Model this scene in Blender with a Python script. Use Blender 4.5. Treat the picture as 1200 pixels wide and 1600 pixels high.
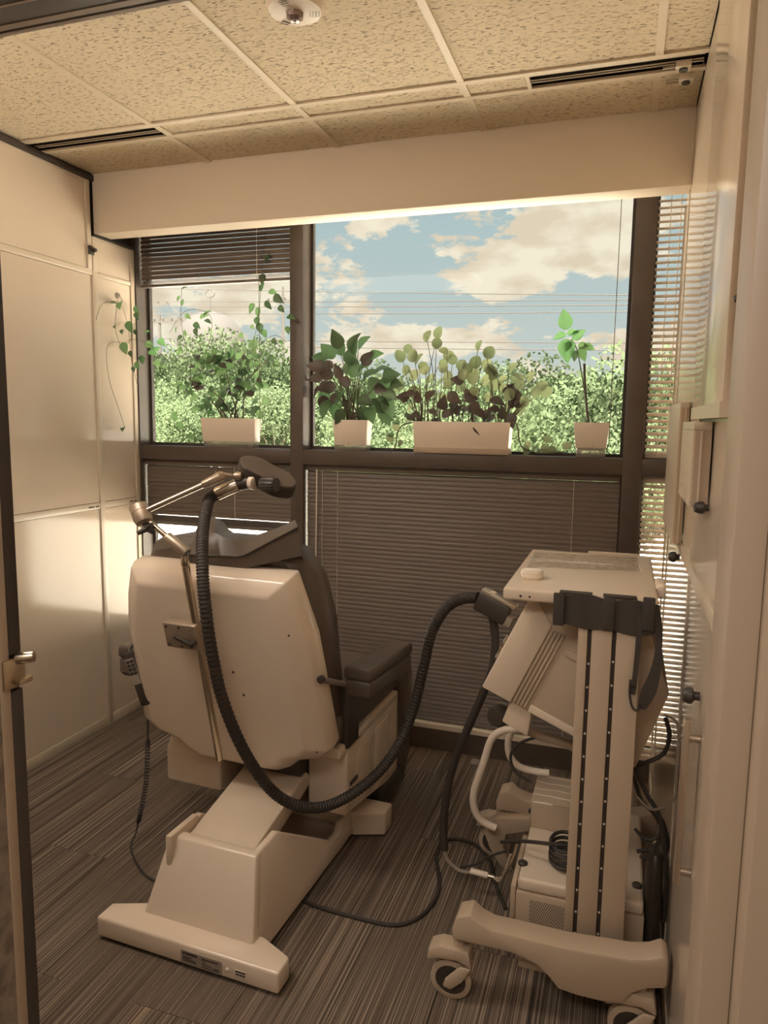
import bpy, bmesh, math, random
from mathutils import Vector, Matrix

# ---------------------------------------------------------------- camera
for o in list(bpy.data.objects): bpy.data.objects.remove(o)
SC = bpy.context.scene
COL = SC.collection
F, YAW, PITCH, ROLL = 1127.4, 0.32064, 0.12632, 0.01359
EYE = Vector((0.0, 0.0, 1.55))
_f = Vector((-math.sin(YAW)*math.cos(PITCH), math.cos(YAW)*math.cos(PITCH), -math.sin(PITCH)))
_r = Vector((math.cos(YAW), math.sin(YAW), 0))
_u = _r.cross(_f)
CR = _r*math.cos(ROLL) + _u*math.sin(ROLL)
CU = -_r*math.sin(ROLL) + _u*math.cos(ROLL)
CF = _f
cd = bpy.data.cameras.new('camera')
cam = bpy.data.objects.new('camera', cd); COL.objects.link(cam)
m = Matrix.Identity(4)
for i in range(3):
    m[i][0] = CR[i]; m[i][1] = CU[i]; m[i][2] = -CF[i]; m[i][3] = EYE[i]
cam.matrix_world = m
cd.sensor_fit = 'VERTICAL'; cd.sensor_height = 36.0; cd.sensor_width = 27.0
cd.lens = F/1600*36.0
cd.clip_start = 0.05; cd.clip_end = 600
SC.camera = cam

SC.view_settings.view_transform = 'Standard'
SC.view_settings.look = 'None'
SC.view_settings.gamma = 1.0
SC.view_settings.use_curve_mapping = False
SC.view_settings.exposure = 0.45

def lin(r, g, b):
    f = lambda c: (c/255/12.92) if c/255 <= 0.04045 else ((c/255+0.055)/1.055)**2.4
    return (f(r), f(g), f(b), 1.0)

def ray(x, y):
    return CR*((x-600)/F) + CU*(-(y-800)/F) + CF
def W(x, y, ax, v):
    """world point seen at photo pixel (x, y) on the plane  axis = v"""
    d = ray(x, y); i = 'xyz'.index(ax)
    return EYE + d*((v-EYE[i])/d[i])

# ---------------------------------------------------------------- world: hazy blue sky with cumulus
wd = bpy.data.worlds.new('sky'); SC.world = wd; wd.use_nodes = True
nt = wd.node_tree; nt.nodes.clear()
N = lambda t: nt.nodes.new(t)
def mathn(op, a, b=None, clamp=False):
    n = N('ShaderNodeMath'); n.operation = op; n.use_clamp = clamp
    for i, v in enumerate((a, b)):
        if v is None: continue
        if isinstance(v, (int, float)): n.inputs[i].default_value = v
        else: nt.links.new(v, n.inputs[i])
    return n.outputs[0]
tc = N('ShaderNodeTexCoord')
sep = N('ShaderNodeSeparateXYZ'); nt.links.new(tc.outputs['Generated'], sep.inputs[0])
mp = N('ShaderNodeMapping'); mp.inputs['Scale'].default_value = (1.0, 1.0, 2.1); mp.inputs['Location'].default_value = (3.1, 0.4, 0.0)
nt.links.new(tc.outputs['Generated'], mp.inputs[0])
nz = N('ShaderNodeTexNoise'); nz.inputs['Scale'].default_value = 9.0; nz.inputs['Detail'].default_value = 9; nz.inputs['Roughness'].default_value = 0.64
nt.links.new(mp.outputs[0], nz.inputs['Vector'])
dens = mathn('ADD', mathn('MULTIPLY', mathn('SUBTRACT', nz.outputs['Fac'], .5), 1.7), .5)
# the cumulus banks of this sky: direction (from photo pixel), half-width and half-height (radians)
for px, py, rx, rz, amp in ((900, 400, .13, .055, .30), (760, 425, .06, .035, .22), (960, 350, .06, .05, .2), (650, 355, .09, .03, .22), (570, 545, .16, .035, .20),
                            (700, 530, .12, .025, .17), (580, 440, .05, .02, .15), (920, 545, .12, .03, .2), (350, 455, .1, .03, .2), (250, 500, .12, .04, .22), (545, 480, .05, .02, .16),
                            (520, 370, .05, .05, -.2), (640, 490, .12, .02, -.15), (660, 430, .05, .04, -.2)):
    d = ray(px, py).normalized()
    mm = N('ShaderNodeMapping'); mm.vector_type = 'POINT'
    s = (1/rx, 1/rx, 1/rz)
    mm.inputs['Scale'].default_value = s
    mm.inputs['Location'].default_value = (-d.x*s[0], -d.y*s[1], -d.z*s[2])
    nt.links.new(tc.outputs['Generated'], mm.inputs[0])
    ln = N('ShaderNodeVectorMath'); ln.operation = 'LENGTH'; nt.links.new(mm.outputs[0], ln.inputs[0])
    mr = N('ShaderNodeMapRange'); mr.interpolation_type = 'SMOOTHSTEP'; nt.links.new(ln.outputs['Value'], mr.inputs[0]); mr.inputs[1].default_value = 0.0; mr.inputs[2].default_value = 1.7; mr.inputs[3].default_value = 1.0; mr.inputs[4].default_value = 0.0
    fall = mr.outputs[0]
    dens = mathn('ADD', dens, mathn('MULTIPLY', fall, amp))
rp = N('ShaderNodeValToRGB')
rp.color_ramp.elements[0].position = 0.575; rp.color_ramp.elements[0].color = (0, 0, 0, 1)
rp.color_ramp.elements[1].position = 0.655; rp.color_ramp.elements[1].color = (1, 1, 1, 1)
nt.links.new(dens, rp.inputs[0])
# soft shading inside the clouds
nz2 = N('ShaderNodeTexNoise'); nz2.inputs['Scale'].default_value = 16; nz2.inputs['Detail'].default_value = 7
nt.links.new(mp.outputs[0], nz2.inputs['Vector'])
cr = N('ShaderNodeValToRGB')
cr.color_ramp.elements[0].position = 0.40; cr.color_ramp.elements[0].color = lin(226, 212, 190)
cr.color_ramp.elements[1].position = 0.58; cr.color_ramp.elements[1].color = lin(247, 238, 218)
nt.links.new(nz2.outputs['Fac'], cr.inputs[0])
blue = N('ShaderNodeValToRGB')
blue.color_ramp.elements[0].position = 0.0; blue.color_ramp.elements[0].color = lin(208, 214, 208)
blue.color_ramp.elements[1].position = 0.26; blue.color_ramp.elements[1].color = lin(174, 197, 203)
nt.links.new(sep.outputs['Z'], blue.inputs[0])
mx = N('ShaderNodeMixRGB'); nt.links.new(rp.outputs[0], mx.inputs[0]); nt.links.new(blue.outputs[0], mx.inputs[1]); nt.links.new(cr.outputs[0], mx.inputs[2])
bg = N('ShaderNodeBackground'); nt.links.new(mx.outputs[0], bg.inputs[0]); bg.inputs[1].default_value = 0.76
wo = N('ShaderNodeOutputWorld'); nt.links.new(bg.outputs[0], wo.inputs[0])

# sun, high behind the building: lights the trees and the ground outside
sl = bpy.data.lights.new('sun', 'SUN'); sl.energy = 38.0; sl.angle = 0.02; sl.color = (1.0, 0.95, 0.89)
sun = bpy.data.objects.new('sun', sl); COL.objects.link(sun)
sun.rotation_euler = (math.radians(34), 0, math.radians(18))
# fill light added in the hallway behind the camera, out of view
def area(name, loc, sx, sy, e, col=(1, .86, .66), rot=(0, 0, 0)):
    l = bpy.data.lights.new(name, 'AREA'); l.shape = 'RECTANGLE'; l.size = sx; l.size_y = sy; l.energy = e; l.color = col
    o = bpy.data.objects.new(name, l); COL.objects.link(o); o.location = loc; o.rotation_euler = rot
    return o
area('hallway_fill', (-0.5, -0.55, 2.63), 1.2, 0.6, 22, (1, .92, .84))

_lin0 = lin
SAT = 0.74
def lin(r, g, b):
    c = _lin0(r, g, b); l = .25*c[0]+.6*c[1]+.15*c[2]
    return tuple(l+(x-l)*SAT for x in c[:3])+(1.0,)
# ---------------------------------------------------------------- helpers
class MB:
    """collects shapes into one mesh"""
    def __init__(s): s.v = []; s.f = []; s.s = []
    def add(s, v, f, sm=False):
        k = len(s.v); s.v += [tuple(p) for p in v]; s.f += [tuple(i+k for i in q) for q in f]; s.s += [sm]*len(f); return s
    def addbm(s, bm, sm=False):
        bm.verts.index_update(); k = len(s.s)
        s.add([v.co[:] for v in bm.verts], [[v.index for v in f.verts] for f in bm.faces], False)
        s.s[k:] = [sm if isinstance(sm, bool) else sm(f) for f in bm.faces]; bm.free(); return s
    def bev(s, v, f, b, seg=2, sm=None, ang=0.35):
        bm = bmesh.new(); vs = [bm.verts.new(p) for p in v]
        for q in f: bm.faces.new([vs[i] for i in q])
        bmesh.ops.recalc_face_normals(bm, faces=bm.faces)
        if b > 0:
            es = [e for e in bm.edges if len(e.link_faces) == 2 and e.calc_face_angle(0) > ang]
            rb = bmesh.ops.bevel(bm, geom=es, offset=b, segments=seg, affect='EDGES', profile=0.5, clamp_overlap=True)
            new = set(rb['faces'])
            return s.addbm(bm, (lambda f: len(f.verts) <= 4) if sm else (lambda f: f in new))
        return s.addbm(bm, bool(sm))
    def box(s, x0, x1, y0, y1, z0, z1, b=0, seg=2):
        v = [(x, y, z) for x in (x0, x1) for y in (y0, y1) for z in (z0, z1)]
        f = [(0, 1, 3, 2), (4, 6, 7, 5), (0, 4, 5, 1), (2, 3, 7, 6), (0, 2, 6, 4), (1, 5, 7, 3)]
        return s.bev(v, f, b, seg)
    def prism(s, pts, ax, a, c, b=0, seg=2, ang=0.35):
        """polygon (two coords, in the order of the remaining axes) extruded along ax"""
        def P(p, t): return {'x': (t, p[0], p[1]), 'y': (p[0], t, p[1]), 'z': (p[0], p[1], t)}[ax]
        n = len(pts); v = [P(p, a) for p in pts]+[P(p, c) for p in pts]
        f = [tuple(range(n)), tuple(range(2*n-1, n-1, -1))]+[(i, (i+1) % n, n+(i+1) % n, n+i) for i in range(n)]
        return s.bev(v, f, b, seg, ang=ang)
    def loft(s, rings, cap=True, sm=True, b=0, seg=2, soft=False):
        n = len(rings[0]); v = [p for r in rings for p in r]; f = []
        for k in range(len(rings)-1):
            for i in range(n): f.append((k*n+i, k*n+(i+1) % n, (k+1)*n+(i+1) % n, (k+1)*n+i))
        if cap: f += [tuple(range(n)), tuple(range((len(rings)-1)*n, len(rings)*n))[::-1]]
        if b: return s.bev(v, f, b, seg, sm=soft)
        return s.add(v, f, sm)
    def cyl(s, p0, p1, r0, r1=None, n=16, cap=True, b=0):
        r1 = r0 if r1 is None else r1
        p0, p1 = Vector(p0), Vector(p1); d = (p1-p0).normalized()
        a = d.orthogonal().normalized(); c = d.cross(a)
        R = [[p+(a*math.cos(t*2*math.pi/n)+c*math.sin(t*2*math.pi/n))*r for t in range(n)] for p, r in ((p0, r0), (p1, r1))]
        if b: return s.loft(R, cap, True, b, soft=True)
        s.loft(R, False, True)
        if cap:
            for r in R: s.add(r, [tuple(range(n))])
        return s
    def tube(s, pts, r, n=10, sub=6, cap=True, rings=None, closed=False):
        pts = [Vector(p) for p in pts]; P = curve(pts, sub, closed)
        T = [(P[min(i+1, len(P)-1)]-P[max(i-1, 0)]).normalized() for i in range(len(P))]
        a = T[0].orthogonal().normalized(); R = []
        for i, p in enumerate(P):
            a = (a-T[i]*a.dot(T[i])).normalized(); c = T[i].cross(a)
            rr = r(i/(len(P)-1)) if callable(r) else r
            R.append([p+(a*math.cos(t*2*math.pi/n)+c*math.sin(t*2*math.pi/n))*rr for t in range(n)])
        return s.loft(R, cap, True)
    def lathe(s, prof, c, ax=(0, 0, 1), n=20, sm=True, cap=True):
        c = Vector(c); d = Vector(ax).normalized(); a = d.orthogonal().normalized(); e = d.cross(a)
        R = [[c+d*h+(a*math.cos(t*2*math.pi/n)+e*math.sin(t*2*math.pi/n))*max(r, 1e-4) for t in range(n)] for r, h in prof]
        return s.loft(R, cap, sm)
    def build(s, name, mat, parent=None, loc=None, rot=None, shade=True):
        me = bpy.data.meshes.new(name); me.from_pydata(s.v, [], s.f); me.update()
        me.polygons.foreach_set('use_smooth', s.s)
        bm = bmesh.new(); bm.from_mesh(me); bmesh.ops.recalc_face_normals(bm, faces=bm.faces); bm.to_mesh(me); bm.free()
        if any(s.s):
            try: me.set_sharp_from_angle(angle=0.75)
            except Exception: pass
        me.materials.append(mat)
        return link(name, me, parent, loc, rot)

def curve(P, sub, closed=False):
    if sub <= 1 or len(P) < 3: return P
    out = []; n = len(P)
    for i in range(n-1):
        p0 = P[max(i-1, 0)]; p1 = P[i]; p2 = P[i+1]; p3 = P[min(i+2, n-1)]
        for k in range(sub):
            t = k/sub
            out.append(0.5*((2*p1)+(p2-p0)*t+(2*p0-5*p1+4*p2-p3)*t*t+(3*p1-p0-3*p2+p3)*t**3))
    out.append(P[-1]); return out

def link(name, data, parent=None, loc=None, rot=None):
    o = bpy.data.objects.new(name, data); COL.objects.link(o)
    if parent is not None: o.parent = parent
    if loc is not None: o.location = loc
    if rot is not None: o.rotation_euler = rot
    return o
def tag(o, label=None, cat=None, group=None, kind=None):
    if label: o['label'] = label
    if cat: o['category'] = cat
    if group: o['group'] = group
    if kind: o['kind'] = kind
    return o
def thing(name, label, cat, loc=(0, 0, 0), rotz=0, group=None):
    o = link(name, None, None, loc, (0, 0, rotz)); o.empty_display_size = 0.1
    return tag(o, label, cat, group)
def Box(name, mat, parent, *a, b=0, seg=2): return MB().box(*a, b=b, seg=seg).build(name, mat, parent)
def struct(o): o['kind'] = 'structure'; return o

# ---------------------------------------------------------------- materials
MATS = {}
def mat(name, rgb, rough=0.5, metal=0.0, spec=0.5, coat=0.0, bump=None, var=None, coord='Object'):
    """bump=(scale, strength) noise relief; var=(rgb2, scale) blotchy second colour"""
    if name in MATS: return MATS[name]
    m_ = bpy.data.materials.new(name); m_.use_nodes = True; t = m_.node_tree; p = t.nodes['Principled BSDF']
    p.inputs['Base Color'].default_value = lin(*rgb); p.inputs['Roughness'].default_value = rough
    p.inputs['Metallic'].default_value = metal; p.inputs['Specular IOR Level'].default_value = spec
    if coat: p.inputs['Coat Weight'].default_value = coat; p.inputs['Coat Roughness'].default_value = 0.06
    tcn = t.nodes.new('ShaderNodeTexCoord')
    if var:
        n = t.nodes.new('ShaderNodeTexNoise'); n.inputs['Scale'].default_value = var[1]; n.inputs['Detail'].default_value = 5
        t.links.new(tcn.outputs[coord], n.inputs['Vector'])
        r = t.nodes.new('ShaderNodeValToRGB'); r.color_ramp.elements[0].position = .38; r.color_ramp.elements[1].position = .65
        r.color_ramp.elements[0].color = lin(*rgb); r.color_ramp.elements[1].color = lin(*var[0])
        t.links.new(n.outputs['Fac'], r.inputs[0]); t.links.new(r.outputs[0], p.inputs['Base Color'])
    if bump:
        n = t.nodes.new('ShaderNodeTexNoise'); n.inputs['Scale'].default_value = bump[0]; n.inputs['Detail'].default_value = 4
        t.links.new(tcn.outputs[coord], n.inputs['Vector'])
        bn = t.nodes.new('ShaderNodeBump'); bn.inputs['Strength'].default_value = bump[1]; bn.inputs['Distance'].default_value = 0.002
        t.links.new(n.outputs['Fac'], bn.inputs['Height']); t.links.new(bn.outputs[0], p.inputs['Normal'])
    MATS[name] = m_; return m_

M_PANEL = mat('whiteboard_panel', (222, 198, 168), .13, spec=.42)
M_ALU = mat('panel_trim', (214, 192, 160), .35, spec=.5)
M_PAINT = mat('beam_paint', (226, 204, 172), .7, bump=(120, .08))
M_JAMB = mat('frame_paint', (178, 152, 122), .45)
M_DARKFRAME = mat('bronze_frame', (88, 73, 60), .4, var=((96, 80, 66), 9))
M_DARKTRIM = mat('dark_trim', (66, 54, 44), .55)
M_SLAT_SHADE = mat('blind_slat_shade', (112, 94, 77), .45)  # backlit shade of the slats is put into this darker colour
M_SLAT_LIT = mat('blind_slat_lit', (196, 172, 142), .4)  # lighter slat colour carries the light bounced up from the ground
M_CORD = mat('blind_cord', (232, 218, 190), .6)
M_TEE = mat('ceiling_tee', (218, 196, 156), .5)
M_SHELL = mat('white_shell', (228, 204, 174), .22, spec=.5, coat=.3)
M_CASE = mat('cream_plastic', (214, 190, 158), .42)
M_CASE2 = mat('cream_plastic_dull', (186, 160, 128), .5)
M_VINYL = mat('dark_vinyl', (96, 80, 66), .38, bump=(220, .12))
M_BLACK = mat('black_plastic', (62, 52, 43), .42)
M_RUBBER = mat('black_rubber', (58, 48, 40), .6)
M_FABRIC = mat('black_webbing', (64, 54, 45), .8, bump=(300, .25))
M_CHROME = mat('brushed_steel', (205, 188, 165), .24, metal=1.0)
M_BRASS = mat('latch_steel', (190, 170, 140), .3, metal=1.0)
M_ALLOY = mat('cast_alloy', (186, 164, 138), .4, metal=.7)
M_POT = mat('pot_white', (236, 214, 186), .4)
M_SOIL = mat('soil', (62, 48, 36), .95, bump=(90, .8))
M_GREY = mat('grey_label', (150, 134, 116), .5)
M_PRINT = mat('dark_print', (66, 55, 46), .6)
M_WHITEPL = mat('white_gloss_plastic', (240, 222, 196), .2, coat=.4)
M_FOIL = mat('beacon_lens', (170, 150, 140), .15, metal=.8, bump=(60, 1.0))
M_CONC = mat('sunlit_ground', (234, 224, 204), .9, var=((222, 210, 190), .6))
M_FAR = mat('weathered_white', (62, 58, 52), .9)
M_WOOD = mat('pole_wood', (62, 56, 48), .8)
M_WIRE = mat('power_line', (62, 56, 50), .7)
M_STONE = mat('hall_stone', (150, 130, 106), .7, var=((116, 99, 80), 45), bump=(60, .5))

def glassmat(name, tint, gl=.9, rough=0.0):
    m_ = bpy.data.materials.new(name); m_.use_nodes = True; t = m_.node_tree; t.nodes.clear()
    tr = t.nodes.new('ShaderNodeBsdfTransparent'); tr.inputs[0].default_value = (*tint, 1)
    g = t.nodes.new('ShaderNodeBsdfGlossy'); g.inputs['Roughness'].default_value = rough
    fr = t.nodes.new('ShaderNodeFresnel'); fr.inputs[0].default_value = 1.45
    mu = t.nodes.new('ShaderNodeMath'); mu.operation = 'MULTIPLY'; mu.inputs[1].default_value = gl
    mi = t.nodes.new('ShaderNodeMixShader'); ou = t.nodes.new('ShaderNodeOutputMaterial')
    t.links.new(fr.outputs[0], mu.inputs[0]); t.links.new(mu.outputs[0], mi.inputs[0])
    t.links.new(tr.outputs[0], mi.inputs[1]); t.links.new(g.outputs[0], mi.inputs[2]); t.links.new(mi.outputs[0], ou.inputs[0])
    return m_
M_GLASS = glassmat('window_glass', (.97, .97, .95), .08)
M_CLEAR = glassmat('clear_plastic', (.80, .76, .70), 1.0, .08)
_t = M_CLEAR.node_tree; _o = _t.nodes['Material Output']; _src = _o.inputs[0].links[0].from_socket
_d = _t.nodes.new('ShaderNodeBsdfTranslucent'); _d.inputs[0].default_value = (.75, .66, .56, 1)
_e = _t.nodes.new('ShaderNodeBsdfDiffuse'); _e.inputs[0].default_value = (.75, .66, .56, 1)
_a = _t.nodes.new('ShaderNodeMixShader'); _a.inputs[0].default_value = .5
_t.links.new(_d.outputs[0], _a.inputs[1]); _t.links.new(_e.outputs[0], _a.inputs[2])
_b = _t.nodes.new('ShaderNodeMixShader'); _b.inputs[0].default_value = .38
_t.links.new(_src, _b.inputs[1]); _t.links.new(_a.outputs[0], _b.inputs[2]); _t.links.new(_b.outputs[0], _o.inputs[0])

def tilemat():
    m_ = bpy.data.materials.new('fissured_tile'); m_.use_nodes = True; t = m_.node_tree; p = t.nodes['Principled BSDF']
    p.inputs['Roughness'].default_value = .9; p.inputs['Specular IOR Level'].default_value = .1
    tcn = t.nodes.new('ShaderNodeTexCoord'); mp_ = t.nodes.new('ShaderNodeMapping'); mp_.inputs['Scale'].default_value = (52, 170, 80)
    t.links.new(tcn.outputs['Object'], mp_.inputs[0])
    n = t.nodes.new('ShaderNodeTexNoise'); n.inputs['Scale'].default_value = 1.0; n.inputs['Detail'].default_value = 3; n.inputs['Distortion'].default_value = .6
    t.links.new(mp_.outputs[0], n.inputs['Vector'])
    r = t.nodes.new('ShaderNodeValToRGB'); r.color_ramp.elements[0].position = .34; r.color_ramp.elements[1].position = .42
    r.color_ramp.elements[0].color = (0, 0, 0, 1); r.color_ramp.elements[1].color = (1, 1, 1, 1)
    t.links.new(n.outputs['Fac'], r.inputs[0])
    mixc = t.nodes.new('ShaderNodeMixRGB'); mixc.inputs[1].default_value = lin(150, 128, 98); mixc.inputs[2].default_value = lin(224, 202, 162)  # shade in the fissures is put into the darker colour
    t.links.new(r.outputs[0], mixc.inputs[0]); t.links.new(mixc.outputs[0], p.inputs['Base Color'])
    n2 = t.nodes.new('ShaderNodeTexNoise'); n2.inputs['Scale'].default_value = 160; t.links.new(tcn.outputs['Object'], n2.inputs['Vector'])
    ad = t.nodes.new('ShaderNodeMath'); ad.operation = 'MULTIPLY_ADD'; ad.inputs[1].default_value = .35
    t.links.new(n2.outputs['Fac'], ad.inputs[0]); t.links.new(r.outputs[0], ad.inputs[2])
    bn = t.nodes.new('ShaderNodeBump'); bn.inputs['Strength'].default_value = .7; bn.inputs['Distance'].default_value = .004
    t.links.new(ad.outputs[0], bn.inputs['Height']); t.links.new(bn.outputs[0], p.inputs['Normal'])
    return m_
M_TILE = tilemat()

def carpetmat():
    m_ = bpy.data.materials.new('striped_carpet'); m_.use_nodes = True; t = m_.node_tree; p = t.nodes['Principled BSDF']
    p.inputs['Roughness'].default_value = .95; p.inputs['Specular IOR Level'].default_value = .1
    tcn = t.nodes.new('ShaderNodeTexCoord'); oi = t.nodes.new('ShaderNodeObjectInfo')
    mp_ = t.nodes.new('ShaderNodeMapping'); mp_.inputs['Scale'].default_value = (400, .9, 1)
    cmb = t.nodes.new('ShaderNodeCombineXYZ'); mu = t.nodes.new('ShaderNodeMath'); mu.operation = 'MULTIPLY'; mu.inputs[1].default_value = 57.0
    t.links.new(oi.outputs['Random'], mu.inputs[0]); t.links.new(mu.outputs[0], cmb.inputs[1]); t.links.new(mu.outputs[0], cmb.inputs[0])
    t.links.new(cmb.outputs[0], mp_.inputs['Location'])
    t.links.new(tcn.outputs['Object'], mp_.inputs[0])
    n = t.nodes.new('ShaderNodeTexNoise'); n.inputs['Scale'].default_value = 1.0; n.inputs['Detail'].default_value = 2.5; n.inputs['Roughness'].default_value = .6
    t.links.new(mp_.outputs[0], n.inputs['Vector'])
    r = t.nodes.new('ShaderNodeValToRGB'); e = r.color_ramp.elements
    e[0].position = .36; e[0].color = lin(78, 65, 53); e[1].position = .66; e[1].color = lin(172, 147, 119)
    k = e.new(.50); k.color = lin(104, 87, 71)
    t.links.new(n.outputs['Fac'], r.inputs[0])
    n2 = t.nodes.new('ShaderNodeTexNoise'); n2.inputs['Scale'].default_value = 420; t.links.new(tcn.outputs['Object'], n2.inputs['Vector'])
    mxx = t.nodes.new('ShaderNodeMixRGB'); mxx.blend_type = 'OVERLAY'; mxx.inputs[0].default_value = .5
    t.links.new(r.outputs[0], mxx.inputs[1]); t.links.new(n2.outputs['Fac'], mxx.inputs[2]); t.links.new(mxx.outputs[0], p.inputs['Base Color'])
    bn = t.nodes.new('ShaderNodeBump'); bn.inputs['Strength'].default_value = .5; bn.inputs['Distance'].default_value = .003
    t.links.new(n2.outputs['Fac'], bn.inputs['Height']); t.links.new(bn.outputs[0], p.inputs['Normal'])
    return m_
M_CARPET = carpetmat()

def leafmat(name, c1, c2, trans=.45):
    m_ = bpy.data.materials.new(name); m_.use_nodes = True; t = m_.node_tree; p = t.nodes['Principled BSDF']
    p.inputs['Roughness'].default_value = .42
    oi = t.nodes.new('ShaderNodeObjectInfo'); r = t.nodes.new('ShaderNodeMixRGB')
    r.inputs[1].default_value = lin(*c1); r.inputs[2].default_value = lin(*c2)
    t.links.new(oi.outputs['Random'], r.inputs[0]); t.links.new(r.outputs[0], p.inputs['Base Color'])
    tl = t.nodes.new('ShaderNodeBsdfTranslucent'); t.links.new(r.outputs[0], tl.inputs[0])
    mi = t.nodes.new('ShaderNodeMixShader'); mi.inputs[0].default_value = trans
    ou = t.nodes['Material Output']
    t.links.new(p.outputs[0], mi.inputs[1]); t.links.new(tl.outputs[0], mi.inputs[2]); t.links.new(mi.outputs[0], ou.inputs[0])
    return m_
M_LEAF = leafmat('leaf_green', (84, 130, 62), (110, 150, 80))
M_LEAFD = leafmat('leaf_dark', (70, 92, 54), (74, 120, 62), .3)
M_LEAFR = leafmat('leaf_round', (138, 148, 92), (112, 130, 80), .42)
M_LEAFP = leafmat('leaf_purple', (78, 66, 54), (92, 74, 60), .15)
M_LEAFB = leafmat('leaf_bright', (100, 160, 84), (84, 146, 70), .5)
M_STEM = mat('stem', (96, 84, 56), .6)
M_STEMG = mat('stem_green', (98, 120, 70), .6)
M_TREE = leafmat('tree_foliage', (94, 110, 70), (86, 106, 62), .5)
M_TREE.node_tree.nodes['Principled BSDF'].inputs['Specular IOR Level'].default_value = 0.0
M_BARK = mat('bark', (110, 94, 78), .9)

M_VOID = mat('void_black', (40, 33, 28), .9, spec=.0)
# ================================================================ ROOM SHELL
XL, XR, YB, ZC, YF = -2.41, 0.175, 3.18, 2.655, 0.80
EPS = 0.0005
# floor: slab with carpet planks
fl = struct(Box('floor', M_DARKTRIM, None, XL, XR, YF, YB, -0.05, -0.006))
PW, PLn = 0.25, 1.0
pm = MB().box(0.0008, PW-.0008, .0008, PLn-.0008, -.006, 0).build('carpet_plank', M_CARPET, fl)
first = True
for i in range(11):
    y0 = YF-0.35+(i % 2)*0.5-0.5
    for j in range(4):
        x0 = XL+i*PW; ya = y0+j*PLn
        a, b2 = max(ya, YF), min(ya+PLn, YB)
        if b2-a < .02 or XR-x0 < .02: continue
        full = (b2-a > PLn-.001) and (x0+PW <= XR)
        if full:
            if first: o = pm; first = False
            else: o = pm.copy(); COL.objects.link(o)
            o.location = (x0, ya, 0)
        else:
            o = MB().box(.0008, min(PW, XR-x0)-.0008, a-ya+.0008, b2-ya-.0008, -.006, 0).build('carpet_plank', M_CARPET, fl, (x0, ya, 0))

# ceiling: plenum slab, exposed tee grid, lay-in tiles
ce = struct(Box('ceiling', M_DARKTRIM, None, XL-.1, XR+.1, YF-.1, 3.45, ZC+.03, ZC+.12))
gx = [XL, -1.785, -1.18, -.577, .035, XR]
gy = [YF, 1.265, 2.485, 2.600, 2.895]
T = .012
for i in range(5):
    for j in range(4):
        x0, x1, y0, y1 = gx[i], gx[i+1], gy[j], gy[j+1]
        if j == 2 and i in (0,): continue
        if j == 2 and i == 3: x1 = -.372
        if j == 2 and i == 4: continue
        Box('ceiling_tile', M_TILE, ce, x0+.003, x1-.003, y0+.003, y1-.003, ZC+.006, ZC+.022)
for x in gx[1:-1]:
    Box('tee', M_TEE, ce, x-T, x+T, YF, 2.485-T, ZC, ZC+.008); Box('tee', M_TEE, ce, x-T, x+T, 2.60+T, 2.895, ZC, ZC+.008)
    if x > -1.7 and x < 0: Box('tee', M_TEE, ce, x-T, x+T, 2.485+T, 2.60-T, ZC, ZC+.008)
for y in gy[1:4]: Box('tee', M_TEE, ce, XL, XR, y-T, y+T, ZC-.0006, ZC+.008)
Box('tee', M_TEE, ce, -.372, -.359, 2.485+T, 2.60-T, ZC, ZC+.008); Box('tee', M_TEE, ce, -1.785, -1.758, 2.485+T, 2.60-T, ZC, ZC+.008)

# beam in front of the window head
bm_ = struct(MB().box(XL, XR, 2.895, 3.005, 2.395, ZC+.03, b=.003).build('trim_1', M_PAINT))
# glazed back wall
wb = struct(Box('wall_back', M_DARKFRAME, None, XL-.05, XR+.3, YB, 3.34, -.05, .100))
Box('header', M_DARKFRAME, wb, XL-.05, XR+.3, YB, 3.34, 2.60, ZC+.03)
Box('sill_strip', M_ALU, wb, XL, XR, YB+.002, 3.34, .100, .122)
for x0, x1 in ((-1.539, -1.471), (-.008, .070)):
    Box('mullion', M_DARKFRAME, wb, x0, x1, YB, 3.30, .122, 2.60, b=.002)
Box('jamb', M_DARKFRAME, wb, XL-.03, XL+.012, YB, 3.30, .122, 2.60); Box('jamb', M_DARKFRAME, wb, .32, .36, YB, 3.30, .122, 2.60)
for x0, x1 in ((XL+.012, -1.539), (-1.471, -.008), (.070, .32)):
    Box('transom', M_DARKFRAME, wb, x0, x1, YB+.001, 3.30, 1.335, 1.405, b=.002)
n = 0
for z0, z1 in ((1.405, 2.60), (.122, 1.335)):
    for x0, x1 in ((XL+.012, -1.539), (-1.471, -.008), (.070, .32)):
        n += 1; t = .014
        fr = MB()
        fr.box(x0, x0+t, 3.268, 3.292, z0, z1).box(x1-t, x1, 3.268, 3.292, z0, z1).box(x0+t, x1-t, 3.268, 3.292, z0, z0+t).box(x0+t, x1-t, 3.268, 3.292, z1-t, z1)
        w_ = struct(fr.build('window_%d' % n, M_DARKTRIM))
        Box('pane', M_GLASS, w_, x0+t, x1-t, 3.277, 3.283, z0+t, z1-t)

Box('glare_block', M_DARKFRAME, wb, XL+.013, -1.540, 3.20, 3.262, .123, .46)  # unseen panel added behind the chair to cut glare on the left wall
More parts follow.
